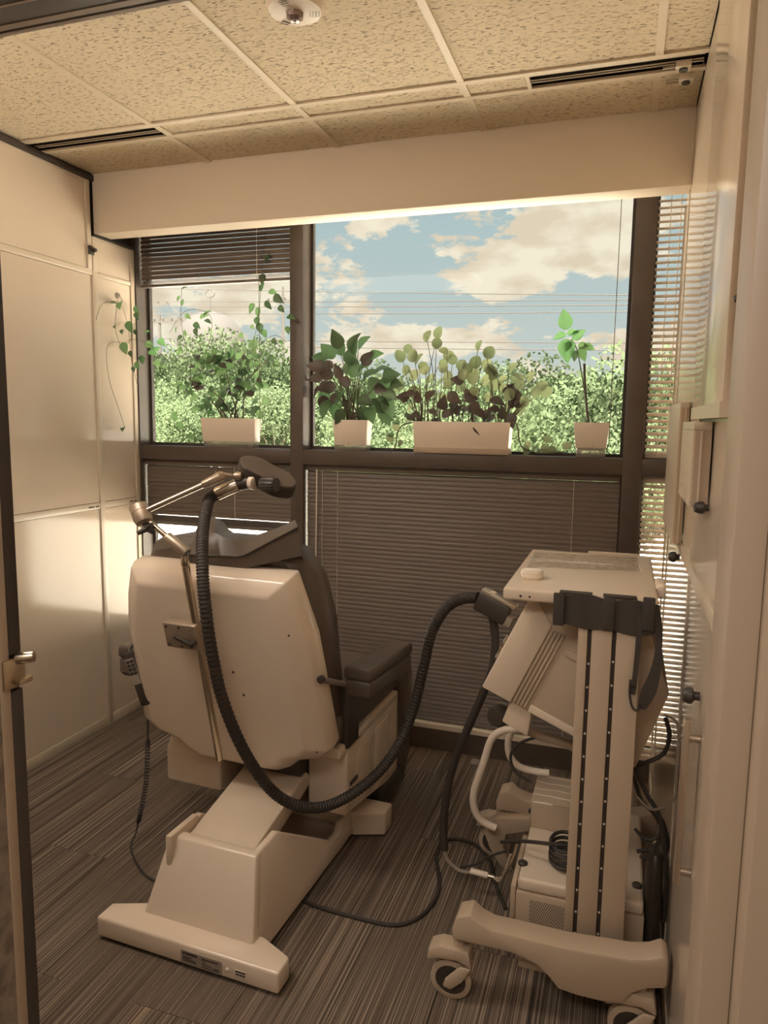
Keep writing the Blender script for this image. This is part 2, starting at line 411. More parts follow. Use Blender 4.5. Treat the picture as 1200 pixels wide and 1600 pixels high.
# left wall: demountable whiteboard partition
wl = struct(Box('wall_left', M_DARKTRIM, None, XL-.10, XL-.014, YF, 3.30, -.05, ZC+.03))
def lpanel(y0, y1, z0, z1): Box('panel', M_PANEL, wl, XL-.014, XL-.002, y0+.002, y1-.002, z0+.002, z1-.002)
def lrail(y0, y1, z0, z1): Box('rail', M_ALU, wl, XL-.014, XL+.003, y0, y1, z0, z1, b=.0015)
def lpost(y0, y1, z0, z1): Box('post', M_ALU, wl, XL-.014, XL+.005, y0, y1, z0, z1, b=.0015)
for ya, yb in ((.80, 1.67), (1.69, 2.875)):
    lpanel(ya, yb, 2.232, 2.62); lpanel(ya, yb, 1.135, 2.205); lpanel(ya, yb, .05, 1.105)
    lrail(ya, yb, 2.205, 2.232); lrail(ya, yb, 1.105, 1.135)
    lrail(ya, yb, 2.612, 2.628); lrail(ya, yb, .0, .05)
lpost(1.67, 1.69, 0, 2.62); lpost(2.845, 2.872, 2.232, 2.628); lpost(2.872, 2.905, 0, 2.225)
Box('head_strip', M_DARKTRIM, wl, XL-.014, XL+.012, YF, 2.895, 2.628, ZC, b=.001)  # dark strip stands in for the shadow gap under the ceiling
Box('head_strip', M_DARKTRIM, wl, XL-.014, XL+.010, 2.89, YB, 2.383, 2.395, b=.001)
lpanel(2.905, 3.15, 2.225, 2.37); lpanel(2.905, 3.15, 1.135, 2.205); lpanel(2.905, 3.15, .05, 1.105)
lrail(2.905, 3.15, 2.205, 2.225); lrail(2.905, 3.15, 1.105, 1.135); lrail(2.905, 3.15, 2.368, 2.383); lrail(2.905, 3.15, 0, .05)
lpost(2.878, 2.905, 2.225, 2.383); lpost(3.15, YB-.001, 0, 2.383)
for y0, y1 in ((2.79, 2.86), (3.09, 3.145)):
    nb = MB(); x = XL+.0034
    for k in range(7):
        if k != 4: nb.box(x, x+.0006, y0+(y1-y0)*k/7, y0+(y1-y0)*(k+.75)/7, 1.114, 1.122)
    nb.build('rail_print', M_PRINT, wl)

# right wall: the same glossy partition, seen at a flat angle
wr = struct(Box('wall_right', M_DARKTRIM, None, XR+.014, XR+.10, YF, YB-.0, -.05, ZC+.03))
def rpanel(y0, y1, z0, z1): Box('panel', M_PANEL, wr, XR, XR+.014, y0+.002, y1-.002, z0+.002, z1-.002)
def rrail(y0, y1, z0, z1, d=.004): Box('rail', M_ALU, wr, XR-d, XR+.014, y0, y1, z0, z1, b=.001)
for ya, yb in ((.80, 1.385), (1.40, 1.985), (2.0, 2.95), (2.965, 3.17)):
    rpanel(ya, yb, 1.20, ZC); rpanel(ya, yb, .06, 1.165); rrail(ya, yb, 1.165, 1.20); rrail(ya, yb, 0, .06, .003)
for y0 in (1.385, 1.985, 2.95): rrail(y0, y0+.015, .06, ZC, .003)
rrail(3.165, YB-.001, 0, 2.395, .004)
# front wall with the door opening, camera stands in the hallway
DX0, DX1, DZ = -.829, .100, 2.045
wf = struct(MB().box(XL, -.875, YF-.1, YF, 0, ZC).box(.21, 1.2, YF-.1, YF, 0, ZC).box(-.875, .21, YF-.1, YF, 2.12, ZC).build('wall_front', M_STONE))
hall = struct(MB().box(-2.0, -1.9, -1.6, .70, 0, ZC).box(1.2, 1.3, -1.6, .8, 0, ZC).box(-2.0, 1.3, -1.7, -1.6, 0, ZC).build('wall_hall', M_PAINT))
struct(Box('floor_hall', M_CARPET, None, -2.0, 1.3, -1.6, .70, -.05, 0))
struct(Box('ceiling_hall', M_PAINT, None, -2.0, 1.3, -1.6, .80, ZC, ZC+.1))
# door frame
df = struct(MB().box(DX1+.030, .21, .70, .90, 0, DZ+.03, b=.003).build('door_1', M_JAMB))
Box('stop', M_JAMB, df, DX1, DX1+.030, .74, .84, 0, DZ, b=.003)
Box('casing', M_JAMB, df, .165, .235, .675, .698, 0, 2.12, b=.003)
Box('jamb', M_JAMB, df, -.890, -.829, .768, .786, 0, DZ+.03, b=.001); Box('jamb', M_DARKFRAME, df, -.890, -.836, .786, .808, 0, DZ+.03)
Box('gasket', M_DARKTRIM, df, -.836, -.829, .7865, .808, 0, 1.150, b=.001); Box('gasket', M_DARKTRIM, df, -.836, -.829, .7865, .808, 1.205, DZ, b=.001)
Box('reveal', M_STONE, df, -.890, -.830, .60, .768, 0, DZ+.03)
for y0, y1, m_, nm in ((.60, .750, M_DARKFRAME, 'header'), (.750, .7535, M_JAMB, 'header_trim'), (.7535, .786, M_DARKFRAME, 'header'), (.786, .796, M_JAMB, 'header_trim'), (.796, .801, M_DARKTRIM, 'header'), (.801, .808, M_JAMB, 'header_trim')):
    Box(nm, m_, df, -.847, DX1+.03, y0, y1, DZ-(.001 if m_ is M_JAMB else 0), DZ+.075)
MB().box(-.835, -.826, .772, .812, 1.155, 1.200, b=.002).build('strike_plate', M_BRASS, df)
MB().cyl((-.832, .800, 1.196), (-.808, .812, 1.199), .009, .0085, 14, b=.002).box(-.83, -.816, .79, .815, 1.160, 1.168, b=.001).build('latch_bolt', M_BRASS, df)

# ================================================================ CEILING FIXTURES
def diffuser(x0, x1, label):
    t = thing('slot_diffuser', label, 'air vent', ((x0+x1)/2, 2.545, ZC), 0, None)
    h = (x1-x0)/2
    MB().box(-h, h, -.0475, .0475, .0202, .024).build('backing', M_VOID, t)
    MB().box(-h, h, -.0475, -.0445, -.001, .001).box(-h, h, .0445, .0475, -.001, .001).build('frame', M_TEE, t)
    MB().box(-h, h, -.0475, -.0445, .0012, .02).box(-h, h, .0445, .0475, .0012, .02).build('throat', M_VOID, t)
    for y in (-.008, .008): MB().box(-h, h, y-.0015, y+.0015, .002, .005).build('blade', M_ALU, t)
    return t
diffuser(-2.39, -1.758, 'dark linear slot diffuser in the ceiling beside the whiteboard wall')
diffuser(-.359, .165, 'dark linear slot diffuser in the ceiling next to the track brackets')
for (px, py, lb) in ((1068, 104, 'small metal track bracket at the end of the ceiling slot'), (1072, 124, 'small metal track bracket hanging below the slot bracket')):
    c = W(px, py, 'z', ZC-.012)
    t = thing('track_bracket', lb, 'bracket', c)
    MB().box(-.022, .022, -.022, .022, -.008, .0115, b=.003).build('plate', M_ALU, t)
    MB().lathe([(.013, -.013), (.013, -.007)], (0, 0, 0)).build('roller', M_BLACK, t)
    MB().box(-.06, -.022, -.010, -.003, -.004, .002).box(-.06, -.022, .006, .012, -.004, .002).build('arm', M_ALLOY, t)
# fill lamp added out of view over the doorway end, lifts the shaded sides
t = thing('fill_lamp', 'added out-of-view fill lamp with a long opal body near the doorway', 'lamp', (-1.70, 1.08, ZC))
MB().box(-.62, .62, -.16, .16, -.025, -.0005, b=.004).build('housing', M_CASE, t)
lm = bpy.data.materials.new('fill_glow'); lm.use_nodes = True; pp = lm.node_tree.nodes['Principled BSDF']
pp.inputs['Base Color'].default_value = (.8, .8, .8, 1); pp.inputs['Emission Color'].default_value = (1, .92, .84, 1); pp.inputs['Emission Strength'].default_value = 13.0
MB().box(-.60, .60, -.145, .145, -.10, -.025, b=.02, seg=3).build('diffuser', lm, t)
# smoke detector
c = W(461, 2, 'z', ZC)
t = thing('smoke_detector', 'round cream smoke detector with a faceted lens on the ceiling', 'smoke detector', (c.x, c.y, ZC))
MB().lathe([(.078, 0), (.078, -.012), (.070, -.026), (.045, -.030), (.001, -.030)], (0, 0, 0), n=36).build('body', M_CASE, t)
MB().lathe([(.024, -.029), (.022, -.042), (.012, -.050), (.001, -.052)], (0, 0, 0), n=9, sm=False).build('lens', M_FOIL, t)
for a in range(3):
    g = MB()
    for k in range(4):
        d = .04+.008*k; an = a*2.09+.4
        g.cyl((d*math.cos(an)-.012*math.sin(an), d*math.sin(an)+.012*math.cos(an), -.0295), (d*math.cos(an)+.012*math.sin(an), d*math.sin(an)-.012*math.cos(an), -.0295), .0012, n=6)
    g.build('vent_slots', M_GREY, t)

# ================================================================ BLINDS
def slatmesh(w, m_):
    b = MB(); n = 4; d = .0125
    pr = [(-d+2*d*i/n, .0022*(1-((i-n/2)/(n/2))**2)) for i in range(n+1)]
    for s in (0, 1):
        pass
    V = [(x, p[0], p[1]) for p in pr for x in (-w/2, w/2)]+[(x, p[0], p[1]-.0006) for p in pr for x in (-w/2, w/2)]
    k = 2*(n+1); Fc = []
    for i in range(n): Fc += [(2*i, 2*i+1, 2*i+3, 2*i+2), (k+2*i, k+2*i+2, k+2*i+3, k+2*i+1)]
    Fc += [(0, k, k+1, 1), (2*n, 2*n+1, k+2*n+1, k+2*n)]
    return b.add(V, Fc, True)
def blind(label, x0, x1, ztop, zbot, pitch, tilt, m_, y=3.222, cords=(.1, .9), stack=0, jit=0, head=True, rng=1, wand=None):
    R = random.Random(rng); w = x1-x0-.008; cx = (x0+x1)/2
    t = thing('venetian_blind', label, 'blind', (cx, y, zbot), 0, None); H = ztop-zbot
    if head: MB().box(-w/2, w/2, -.014, .014, H-.028, H, b=.002).build('headrail', m_, t)
    z = H-.042; s0 = None; st = .012+stack*.0035
    while z > .014+stack*.0035+.006:
        a = math.radians(tilt+R.uniform(-jit, jit))
        if s0 is None: s0 = slatmesh(w, m_).build('slat', m_, t, (0, 0, z), (a, 0, 0)); 
        else:
            o = s0.copy(); COL.objects.link(o); o.location = (0, 0, z); o.rotation_euler = (a, 0, R.uniform(-1, 1)*jit*.0004)
        z -= pitch
    for k in range(stack):
        if s0 is None: s0 = o = slatmesh(w, m_).build('slat', m_, t)
        else: o = s0.copy(); COL.objects.link(o)
        o.location = (0, 0, .018+k*.0035); o.rotation_euler = (.04, 0, 0)
    MB().box(-w/2, w/2, -.013, .013, 0, .014, b=.003).build('bottom_rail', m_, t)
    for c in cords:
        for yy in ((-.0128, .0128) if tilt < 45 else (-.006, )):
            MB().cyl((-w/2+w*c, yy, .005), (-w/2+w*c, yy, H-.02), .0011, n=6).build('ladder_cord', M_CORD, t)  # on closed blinds the pale cord also stands for daylight through the holes
    if wand: MB().cyl((-w/2+w*wand[0], -.022, H-.02), (-w/2+w*wand[0]-.006, -.022, H-.02-wand[1]), .0035, n=6).build('tilt_wand', M_CORD, t)
    return t
b1_ = blind('backlit-dark venetian blind half raised over the window with the trailing vine', XL+.014, -1.541, 2.585, 2.205, .0222, 66, M_SLAT_SHADE, cords=(.78,), stack=5, jit=4, rng=3)
MB().cyl((.255, -.018, .3), (.255, -.018, -.77), .0014, n=6).build('pull_cord', M_SLAT_SHADE, b1_)
blind('backlit-dark short venetian blind below the sill behind the coil arm', XL+.014, -1.541, 1.332, .990, .0215, 72, M_SLAT_SHADE, cords=(.62,), stack=9, jit=1.5, rng=4)
blind('wide closed backlit-dark venetian blind between chair and cart', -1.469, -.010, 1.332, .124, .0215, 69, M_SLAT_SHADE, cords=(.055, .11, .87), jit=1.2, rng=5, wand=(.04, .55))
bw = blind('fully raised backlit-dark venetian blind bunched up at the head of the big window', -1.469, -.010, 2.598, 2.475, .0215, 60, M_SLAT_SHADE, cords=(.5,), stack=18, rng=9)
MB().cyl((.672, -.016, .08), (.672, -.016, -1.02), .0016, n=6).build('pull_cord', M_SLAT_SHADE, bw)
blind('narrow open venetian blind in the upper slot window beside the right wall', .072, .318, 2.585, 1.408, .0265, 36, M_SLAT_LIT, cords=(.2, .36), jit=1, rng=6, wand=None)
blind('narrow open venetian blind in the lower slot window beside the right wall', .072, .318, 1.332, .124, .0235, 30, M_SLAT_LIT, cords=(.22, .44), jit=1, rng=7)
# ================================================================ OUTSIDE
GZ = -1.2
gr = struct(Box('ground', M_CONC, None, -110, 60, 3.6, 150, GZ-.3, GZ))
def treemesh(seed, n=16000):
    R = random.Random(seed); V = []; Fc = []
    blobs = [(R.uniform(-.55, .55), R.uniform(-.4, .4), R.uniform(.28, .82), R.uniform(.24, .42)) for _ in range(15)]
    for b in blobs:
        b_ = Vector(b[:3])
    for i in range(n):
        b = blobs[i % len(blobs)]
        d = Vector((R.gauss(0, 1), R.gauss(0, 1), R.gauss(0, 1))).normalized()*b[3]*(R.random()**.4)
        p = Vector((b[0], b[1], b[2]))+Vector((d.x, d.y, d.z*.75))
        if p.z < .02: continue
        a = Vector((R.gauss(0, 1), R.gauss(0, 1), R.gauss(0, .7))).normalized(); c = a.orthogonal().normalized()
        s = R.uniform(.014, .030); k = len(V)
        V += [p-a*s, p+c*s*.55, p+a*s, p-c*s*.55]; Fc.append((k, k+1, k+2, k+3))
    return V, Fc
tms = []
for s in range(3):
    V, Fc = treemesh(40+s)
    b = MB().add(V, Fc); me = bpy.data.meshes.new('foliage'); me.from_pydata(b.v, [], b.f); me.materials.append(M_TREE); tms.append(me)
tk = bpy.data.meshes.new('trunk')
tb = MB().tube([(0, 0, 0), (.02, .01, .2), (-.01, 0, .42)], lambda t: .03-.015*t, 8, 4)
for a in range(5):
    an = a*1.26; tb.tube([(0, 0, .2+.04*a), (.15*math.cos(an), .15*math.sin(an), .42), (.36*math.cos(an), .33*math.sin(an), .62)], lambda t: .014-.01*t, 6, 3)
tk.from_pydata(tb.v, [], tb.f); tk.materials.append(M_BARK)
R = random.Random(11)
TREES = [(195, 560, 40), (235, 545, 41), (275, 532, 38), (320, 510, 42), (365, 512, 37), (405, 535, 38), (450, 530, 36), (500, 560, 34), (545, 572, 33), (590, 560, 31), (640, 570, 30), (690, 566, 29),
         (740, 575, 27), (790, 578, 26), (835, 566, 25), (880, 552, 23), (925, 572, 22), (965, 560, 21), (1005, 545, 20), (1045, 550, 19), (300, 600, 30), (430, 600, 28), (560, 615, 25), (700, 612, 22), (860, 610, 19), (980, 612, 17), (380, 575, 32), (240, 590, 33)]
tl = ['leafy pale green tree in the row outside the windows']
for i, (px, py, d) in enumerate(TREES):
    top = W(px, py, 'y', d); h = (top.z-GZ)/1.08; wdt = h*R.uniform(.62, .8)
    t = thing('tree', 'leafy green tree in the dense row beyond the bright ground outside', 'tree', (top.x, d, GZ), 0, 'trees outside the windows')
    fo = link('foliage', tms[i % 3], t, None, (0, 0, R.uniform(0, 6.28))); fo.scale = (wdt, wdt, h); fo['kind'] = 'stuff'
    tr = link('trunk', tk, t); tr.scale = (wdt*.8, wdt*.8, h)
# utility poles with cross-arms and the lines between them
def pole(px, ptop, d, arms, label):
    top = W(px, ptop, 'y', d)
    t = thing('utility_pole', label, 'utility pole', (top.x, d, GZ))
    H = top.z-GZ
    MB().cyl((0, 0, 0), (0, 0, H), .14, .10, 10).build('pole', M_WOOD, t)
    for dz, w in arms:
        a = MB().box(-w, w, -.14, -.02, H-dz-.07, H-dz+.07).build('cross_arm', M_WOOD, t)
        for k in range(6):
            x = -w*.92+w*1.84*k/5
            MB().lathe([(.05, 0), (.09, .06), (.05, .10), (.09, .16), (.03, .26)], (x, -.08, H-dz+.07), n=8).build('insulator', M_FAR, a)
    return top
pole(249, 492, 48, ((.55, 2.1),), 'wooden utility pole with a long cross-arm behind the trees')
pole(442, 448, 52, ((1.1, 1.3),), 'tall thin utility pole rising over the trees near the mullion')
pole(228, 470, 60, ((.4, 2.6),), 'wooden utility pole with cross-arm beside the whiteboard edge')
for k, (ya, yb) in enumerate(((470, 467), (478, 475), (489, 486), (527, 536), (536, 548), (448, 462))):
    a = W(150, ya, 'y', 55); b = W(1100, yb, 'y', 30)
    P = []
    for j in range(9):
        u = j/8; p = a.lerp(b, u); p.z -= .25*4*u*(1-u)*.4; P.append(p)
    o = MB().tube(P, .022, 5, 2).build('power_line', M_WIRE)
    tag(o, 'thin overhead power line crossing the sky behind the windows', 'power line', 'overhead power lines')
# white storage dome with a ring aerial, far behind the trees
c = W(330, 560, 'y', 70)
t = thing('storage_dome', 'pale round storage dome with a ring aerial behind the trees', 'dome', (c.x, 70, GZ))
hz = W(330, 487, 'y', 70).z-GZ; rr = 3.6
MB().lathe([(rr, 0), (rr, hz-rr*.9)]+[(rr*math.cos(a*math.pi/16), hz-rr*.9+rr*.9*math.sin(a*math.pi/16)) for a in range(1, 8)]+[(.05, hz)], (0, 0, 0), n=32).build('shell', M_FAR, t)
MB().cyl((0, 0, hz), (0, 0, hz+1.6), .06, n=6).tube([(.55*math.cos(a*math.pi/8), 0, hz+1.9+.4*math.sin(a*math.pi/8)) for a in range(17)], .06, 6, 1).build('aerial', M_WIRE, t)
# ================================================================ PLANTS ON THE SILL
def leafshape(kind):
    b = MB(); n = 6
    if kind == 'ovate': wf = lambda t: .40*math.sin(math.pi*t**.72)**.85*(1-.2*t)
    elif kind == 'round': wf = lambda t: .50*math.sqrt(max(0, 1-(2*t-1)**2))
    else: wf = lambda t: .27*math.sin(math.pi*t**.85)
    V = []; Fc = []
    for i in range(n+1):
        t = i/n; w = wf(min(max(t, 0.02), .985)); z = -.22*t*t
        V += [(-w, t, z+w*.30), (0, t, z), (w, t, z+w*.30)]
    for i in range(n):
        a = 3*i; Fc += [(a, a+1, a+4, a+3), (a+1, a+2, a+5, a+4)]
    return b.add(V, Fc, True)
def leafmeshes(name, kind, m_):
    b = leafshape(kind); me = bpy.data.meshes.new(name); me.from_pydata(b.v, [], b.f)
    me.polygons.foreach_set('use_smooth', [True]*len(b.f)); me.materials.append(m_); return me
LM = {'ov': leafmeshes('leaf', 'ovate', M_LEAFD), 'ovg': leafmeshes('leaf', 'ovate', M_LEAF), 'rd': leafmeshes('leaf', 'round', M_LEAFR),
      'pu': leafmeshes('leaf', 'ovate', M_LEAFP), 'br': leafmeshes('leaf', 'ovate', M_LEAFB), 'na': leafmeshes('leaf', 'narrow', M_LEAF)}
def leaf(parent, kind, base, direction, size, roll, org):
    base = Vector(base)
    if -1.60 < base.x < -1.43 and base.y > 3.14: base = EYE+(base-EYE)*(3.135/base.y)   # in front of the mullion
    d = Vector(direction).normalized(); up = Vector((0, -.88, .47))
    x = d.cross(up);
    if x.length < .05: x = Vector((1, 0, 0))
    x.normalize(); z = x.cross(d)
    R_ = Matrix((x, d, z)).transposed()@Matrix.Rotation(roll, 3, 'Y')
    o = link('leaf', LM[kind], parent); o.rotation_mode = 'QUATERNION'
    o.rotation_quaternion = R_.to_quaternion(); o.location = Vector(base)-org; o.scale = (size,)*3
    return o
def planter(name, label, x0, x1, y0, y1, zb, zt, res, taper=.004):
    cx, cy = (x0+x1)/2, (y0+y1)/2
    t = thing(name, label, 'potted plant', (cx, cy, zb)); w, d, h = (x1-x0)/2, (y1-y0)/2, zt-zb
    zo = res
    def ring(z, g): return [(-w+g, -d+g, z), (w-g, -d+g, z), (w-g, d-g, z), (-w+g, d-g, z)]
    pb = MB().loft([ring(zo, taper+.003), ring(h, 0), ring(h, .005), ring(h-.025, .006)], True, False, b=.003).build('pot', M_POT, t)
    Box('soil', M_SOIL, t, -w+.007, w-.007, -d+.007, d-.007, h-.03, h-.012)
    return t, Vector((cx, cy, zb)), w, d, h
SZ = 1.405
# 1: leafy bush in a long pot, trailing shoots hooked to the whiteboard
t1, o1, w, d, h = planter('potted_bush', 'leafy green bush with long trailing shoots in a cream planter by the whiteboard', -2.043, -1.735, 3.19, 3.263, SZ, 1.55, .028)
rs = MB().box(-w+.012, w-.012, -d+.006, d-.006, 0, .026, b=.003).build('water_reservoir', M_CLEAR, t1)
for k in range(5): MB().box(-w+.03+k*.06, -w+.034+k*.06, -d+.005, -d+.0055, .002, .024).build('rib', M_GREY, rs)
R = random.Random(5); stems = MB()
crown = []
for k in range(150):
    u = R.random(); px = R.gauss(352, 27); py = 555+R.random()*88
    spread = 1-abs(py-600)/90
    px = 355+(px-355)*(.75+.5*spread)
    dep = 3.20+R.random()*.07
    crown.append(W(px, py, 'y', dep))
for p in crown:
    left = R.random() < .5
    k = 'ov' if p.z < 1.66 else ('ovg' if R.random() < .6 else 'ov')
    leaf(t1, k if R.random() < .86 else 'pu', p, (R.uniform(-1, 1), R.uniform(-.9, .2), R.uniform(-.8, .5)), R.uniform(.032, .055), R.uniform(-.9, .9), o1)
for k in range(11):
    e = crown[k*7 % len(crown)]; bx = o1.x+R.uniform(-.05, .08)
    stems.tube([Vector((bx, o1.y, o1.z+h-.03))-o1, Vector(((bx+e.x)/2, o1.y-.01, (o1.z+h+e.z)/2+.02))-o1, e-o1], lambda t: .004-.0025*t, 6, 4)
# trailing shoots (photo pixel paths), those left of the window hang on the whiteboard hook
def shoot(path, ys, leaves, kinds, size=.04, r=.0011):
    P = []
    for (px, py), y in zip(path, ys):
        p = W(px, py, 'y', y)
        if p.x < XL+.02: p = W(px, py, 'x', XL+.02)
        P.append(p-o1)
    stems.tube(P, r, 5, 6)
    for px, py, a in leaves:
        y = ys[0] if len(ys) else 3.2
        p = W(px, py, 'y', sum(ys)/len(ys))
        if p.x < XL+.03: p = W(px, py, 'x', XL+.03)
        leaf(t1, kinds[R.randrange(len(kinds))], p, (math.sin(a), R.uniform(-.4, .1), math.cos(a)), size*R.uniform(.8, 1.25), R.uniform(-.5, .5), o1)
Y1 = 3.205
shoot([(395, 540), (403, 500), (408, 450), (412, 400), (420, 340)], [3.21]*5, [(407, 455, .4), (415, 470, 2.6), (405, 480, 3.4), (402, 495, 3.0), (410, 515, 2.6), (397, 530, 3.3), (420, 455, 1.8), (428, 462, 2.2), (436, 478, 2.4), (398, 475, -2.4), (416, 410, .4), (412, 428, 3.4), (405, 505, 2.9), (399, 545, 3.2)], ['ov', 'ovg'], .052)
shoot([(300, 600), (290, 540), (283, 500), (284, 450)], [3.21]*4, [(284, 452, 1.1), (281, 462, -2.6), (284, 478, .3), (276, 510, 3.3), (288, 515, 3.0), (285, 525, -2.2), (280, 540, 2.6), (277, 556, .5)], ['ov', 'na'], .034)
shoot([(310, 590), (330, 520), (325, 490), (290, 486), (265, 520)], [3.21]*5, [(290, 490, 2.4), (312, 497, 1.2), (318, 493, 1.0), (306, 512, 3.0), (320, 500, 1.9), (303, 505, 2.2)], ['ovg', 'ov'], .042)
shoot([(300, 595), (270, 570), (235, 540), (205, 530), (190, 545)], [3.21]*5, [(226, 520, 1.3), (228, 535, 2.1), (232, 550, 1.7), (240, 548, 1.2), (248, 530, 2.2), (240, 565, 2.0), (252, 572, 1.8), (222, 555, 3.2)], ['ovg', 'br'], .046)
shoot([(330, 600), (380, 560), (425, 525), (448, 535)], [3.21]*4, [(425, 530, 2.2), (435, 533, 1.9), (448, 495, 1.7), (448, 510, 2.8), (420, 558, 1.7), (430, 565, 2.0), (392, 508, 2.3), (375, 520, 2.5)], ['ov', 'ovg'], .036)
for (px, py, a) in ((280, 605, 1.6), (298, 625, 1.2), (270, 645, 2.5), (278, 660, 2.3), (292, 680, 1.8), (300, 640, 1.4), (285, 600, -1.6), (305, 575, 1.0), (330, 550, 1.5), (395, 570, 1.4), (412, 620, 2.6), (405, 640, 3.0), (408, 600, 1.9)):
    leaf(t1, 'ovg', W(px, py, 'y', 3.21), (math.sin(a), -.2, math.cos(a)), .048, R.uniform(-.4, .4), o1)
xl = XL+.018
def wshoot(path, leaves):
    stems.tube([W(px, py, 'x', xl)-o1 for px, py in path], .0011, 5, 6)
    for px, py, a, s in leaves:
        leaf(t1, 'ovg' if s > .04 else 'ov', W(px, py, 'x', xl+.012), (.35, -math.sin(a)*.8, math.cos(a)), s, R.uniform(-.3, .3), o1)
wshoot([(214, 600), (205, 560), (200, 510), (190, 478), (184, 470)], [(174, 474, -1.4, .05), (188, 472, 2.1, .06), (200, 502, 3.0, .06), (210, 515, 2.8, .03), (192, 535, 3.0, .06), (203, 548, 2.8, .035), (213, 565, 2.9, .045), (211, 478, 3.1, .045), (190, 515, 2.4, .028), (212, 488, 3.0, .04), (208, 573, 2.7, .03)])
wshoot([(184, 470), (160, 475), (150, 500)], [(180, 508, 2.0, .03)])
wshoot([(192, 535), (168, 540), (170, 590), (186, 640), (195, 668)], [(193, 668, 1.9, .035)])
wshoot([(184, 470), (180, 510), (190, 540), (205, 530), (210, 505)], [])
stems.build('stem', M_STEM, t1)
c = W(184, 462, 'x', XL)
t = thing('suction_hook', 'small clear suction hook holding the vine on the whiteboard', 'hook', (XL-.0015, c.y, c.z))
MB().lathe([(.016, 0), (.015, .004), (.006, .010), (.004, .014)], (0, 0, 0), (1, 0, 0), 16).build('cup', M_CLEAR, t)
MB().tube([(.012, 0, .002), (.016, 0, -.010), (.022, 0, -.022), (.028, 0, -.016)], .002, 6, 4).build('hook', M_POT, t)

# 2: ovate-leaved bush in a square pot
t2, o2, w, d, h = planter('potted_bush', 'bushy plant with big dark oval leaves in a small square pot', -1.321, -1.147, 3.188, 3.264, SZ, 1.55, .026)
MB().box(-w+.006, w-.006, -d+.006, d-.006, 0, .0255, b=.003).build('water_reservoir', M_CLEAR, t2)
MB().lathe([(.013, 0), (.013, .003)], (-.02, -d-.001, .035), (0, -1, 0), 16).build('water_gauge', M_ALU, t2)
R = random.Random(8); stems = MB()
spots = [(548, 600, -1.2), (560, 622, 1.9), (535, 640, -2.9), (552, 645, 2.8), (508, 575, -1.4), (522, 560, -.7), (568, 590, 1.0), (590, 600, 1.7), (543, 585, .1), (515, 610, -2.3), (603, 625, 2.6), (575, 640, 2.5), (530, 545, -.2), (545, 548, .5), (560, 545, .8), (575, 560, 1.2), (510, 560, -1.5), (520, 575, -1.2), (505, 590, -1.7), (500, 605, -2.4), (515, 625, -2.8), (505, 618, 3.1), (535, 590, -.6), (545, 570, .3), (560, 580, .9), (585, 580, 1.3),
         (598, 590, 1.4), (600, 612, 2.0), (598, 635, 2.8), (575, 600, 1.5), (580, 625, 2.4), (540, 610, -2.5), (555, 610, 2.6), (530, 630, -2.7), (565, 635, 2.7), (545, 630, 3.1), (525, 605, -1.6), (550, 590, .2), (567, 570, .7), (590, 620, 2.5),
         (520, 590, -1.0), (537, 555, -.4), (585, 605, 1.8), (530, 618, -2.2), (572, 612, 2.2), (553, 555, .2), (515, 600, -2.0), (610, 600, 1.6)]
for k, (px, py, a) in enumerate(spots):
    p = W(px, py, 'y', 3.19+R.random()*.07)
    kd = 'ov' if (px > 540 and R.random() < .75) or py < 565 else ('pu' if R.random() < .7 else 'ov')
    leaf(t2, kd, p, (math.sin(a), R.uniform(-.6, .1), math.cos(a)), R.uniform(.07, .10), R.uniform(-.7, .7), o2)
    if k % 2 == 0: stems.tube([Vector((o2.x+R.uniform(-.05, .05), o2.y, o2.z+h-.03))-o2, Vector((o2.x+(p.x-o2.x)*.4, o2.y, (o2.z+h+p.z)/2))-o2, p-o2], lambda t: .0045-.003*t, 6, 4)
stems.build('stem', M_STEM, t2)

# 3: long planter with round-leaved trailing plant
t3, o3, w, d, h = planter('planter_box', 'long cream planter box of round-leaved trailing plants on the sill', -.921, -.481, 3.17, 3.262, SZ, 1.548, .026, .003)
MB().box(-w+.004, w-.001, -d+.001, d-.004, 0, .027, b=.003).build('saucer', M_CASE2, t3)
R = random.Random(21); stems = MB()
rnd = [(666, 525), (685, 520), (682, 536), (698, 545), (708, 553), (628, 556), (646, 556), (640, 575), (655, 570), (645, 585), (688, 565), (665, 577), (690, 575), (718, 570), (735, 575), (747, 540), (760, 550), (736, 563), (754, 567), (775, 578), (796, 573), (770, 575), (756, 593),
       (826, 588), (848, 610), (628, 600), (618, 610), (668, 590), (682, 595), (700, 600), (720, 605), (745, 610), (760, 620), (785, 605), (800, 615), (815, 600), (832, 610), (640, 610), (655, 605), (675, 615), (735, 590), (725, 585), (706, 585), (810, 640), (640, 635), (690, 622), (770, 600), (842, 600), (790, 630), (825, 625), (650, 560), (745, 580), (780, 590), (636, 545), (765, 585), (712, 560), (818, 585), (805, 590)]
drk = [(640, 620), (655, 630), (670, 640), (690, 640), (705, 630), (720, 640), (735, 645), (750, 635), (765, 640), (780, 640), (795, 635), (810, 625), (645, 645), (665, 625), (700, 615), (725, 620), (740, 625), (755, 650), (775, 650), (800, 645), (815, 635), (675, 655), (712, 650), (745, 660), (650, 615), (715, 590), (725, 595), (790, 620), (805, 612), (630, 630), (636, 650), (785, 655), (690, 650), (765, 625)]
ends = []
for px, py in rnd:
    p = W(px, py, 'y', 3.185+R.random()*.07)
    s = R.uniform(.042, .058); a = R.uniform(-.9, .9)
    leaf(t3, 'rd', p-Vector((0, 0, s*.5)), (math.sin(a), R.uniform(-.35, .1), math.cos(a)), s, R.uniform(-.9, .9), o3); ends.append(p)
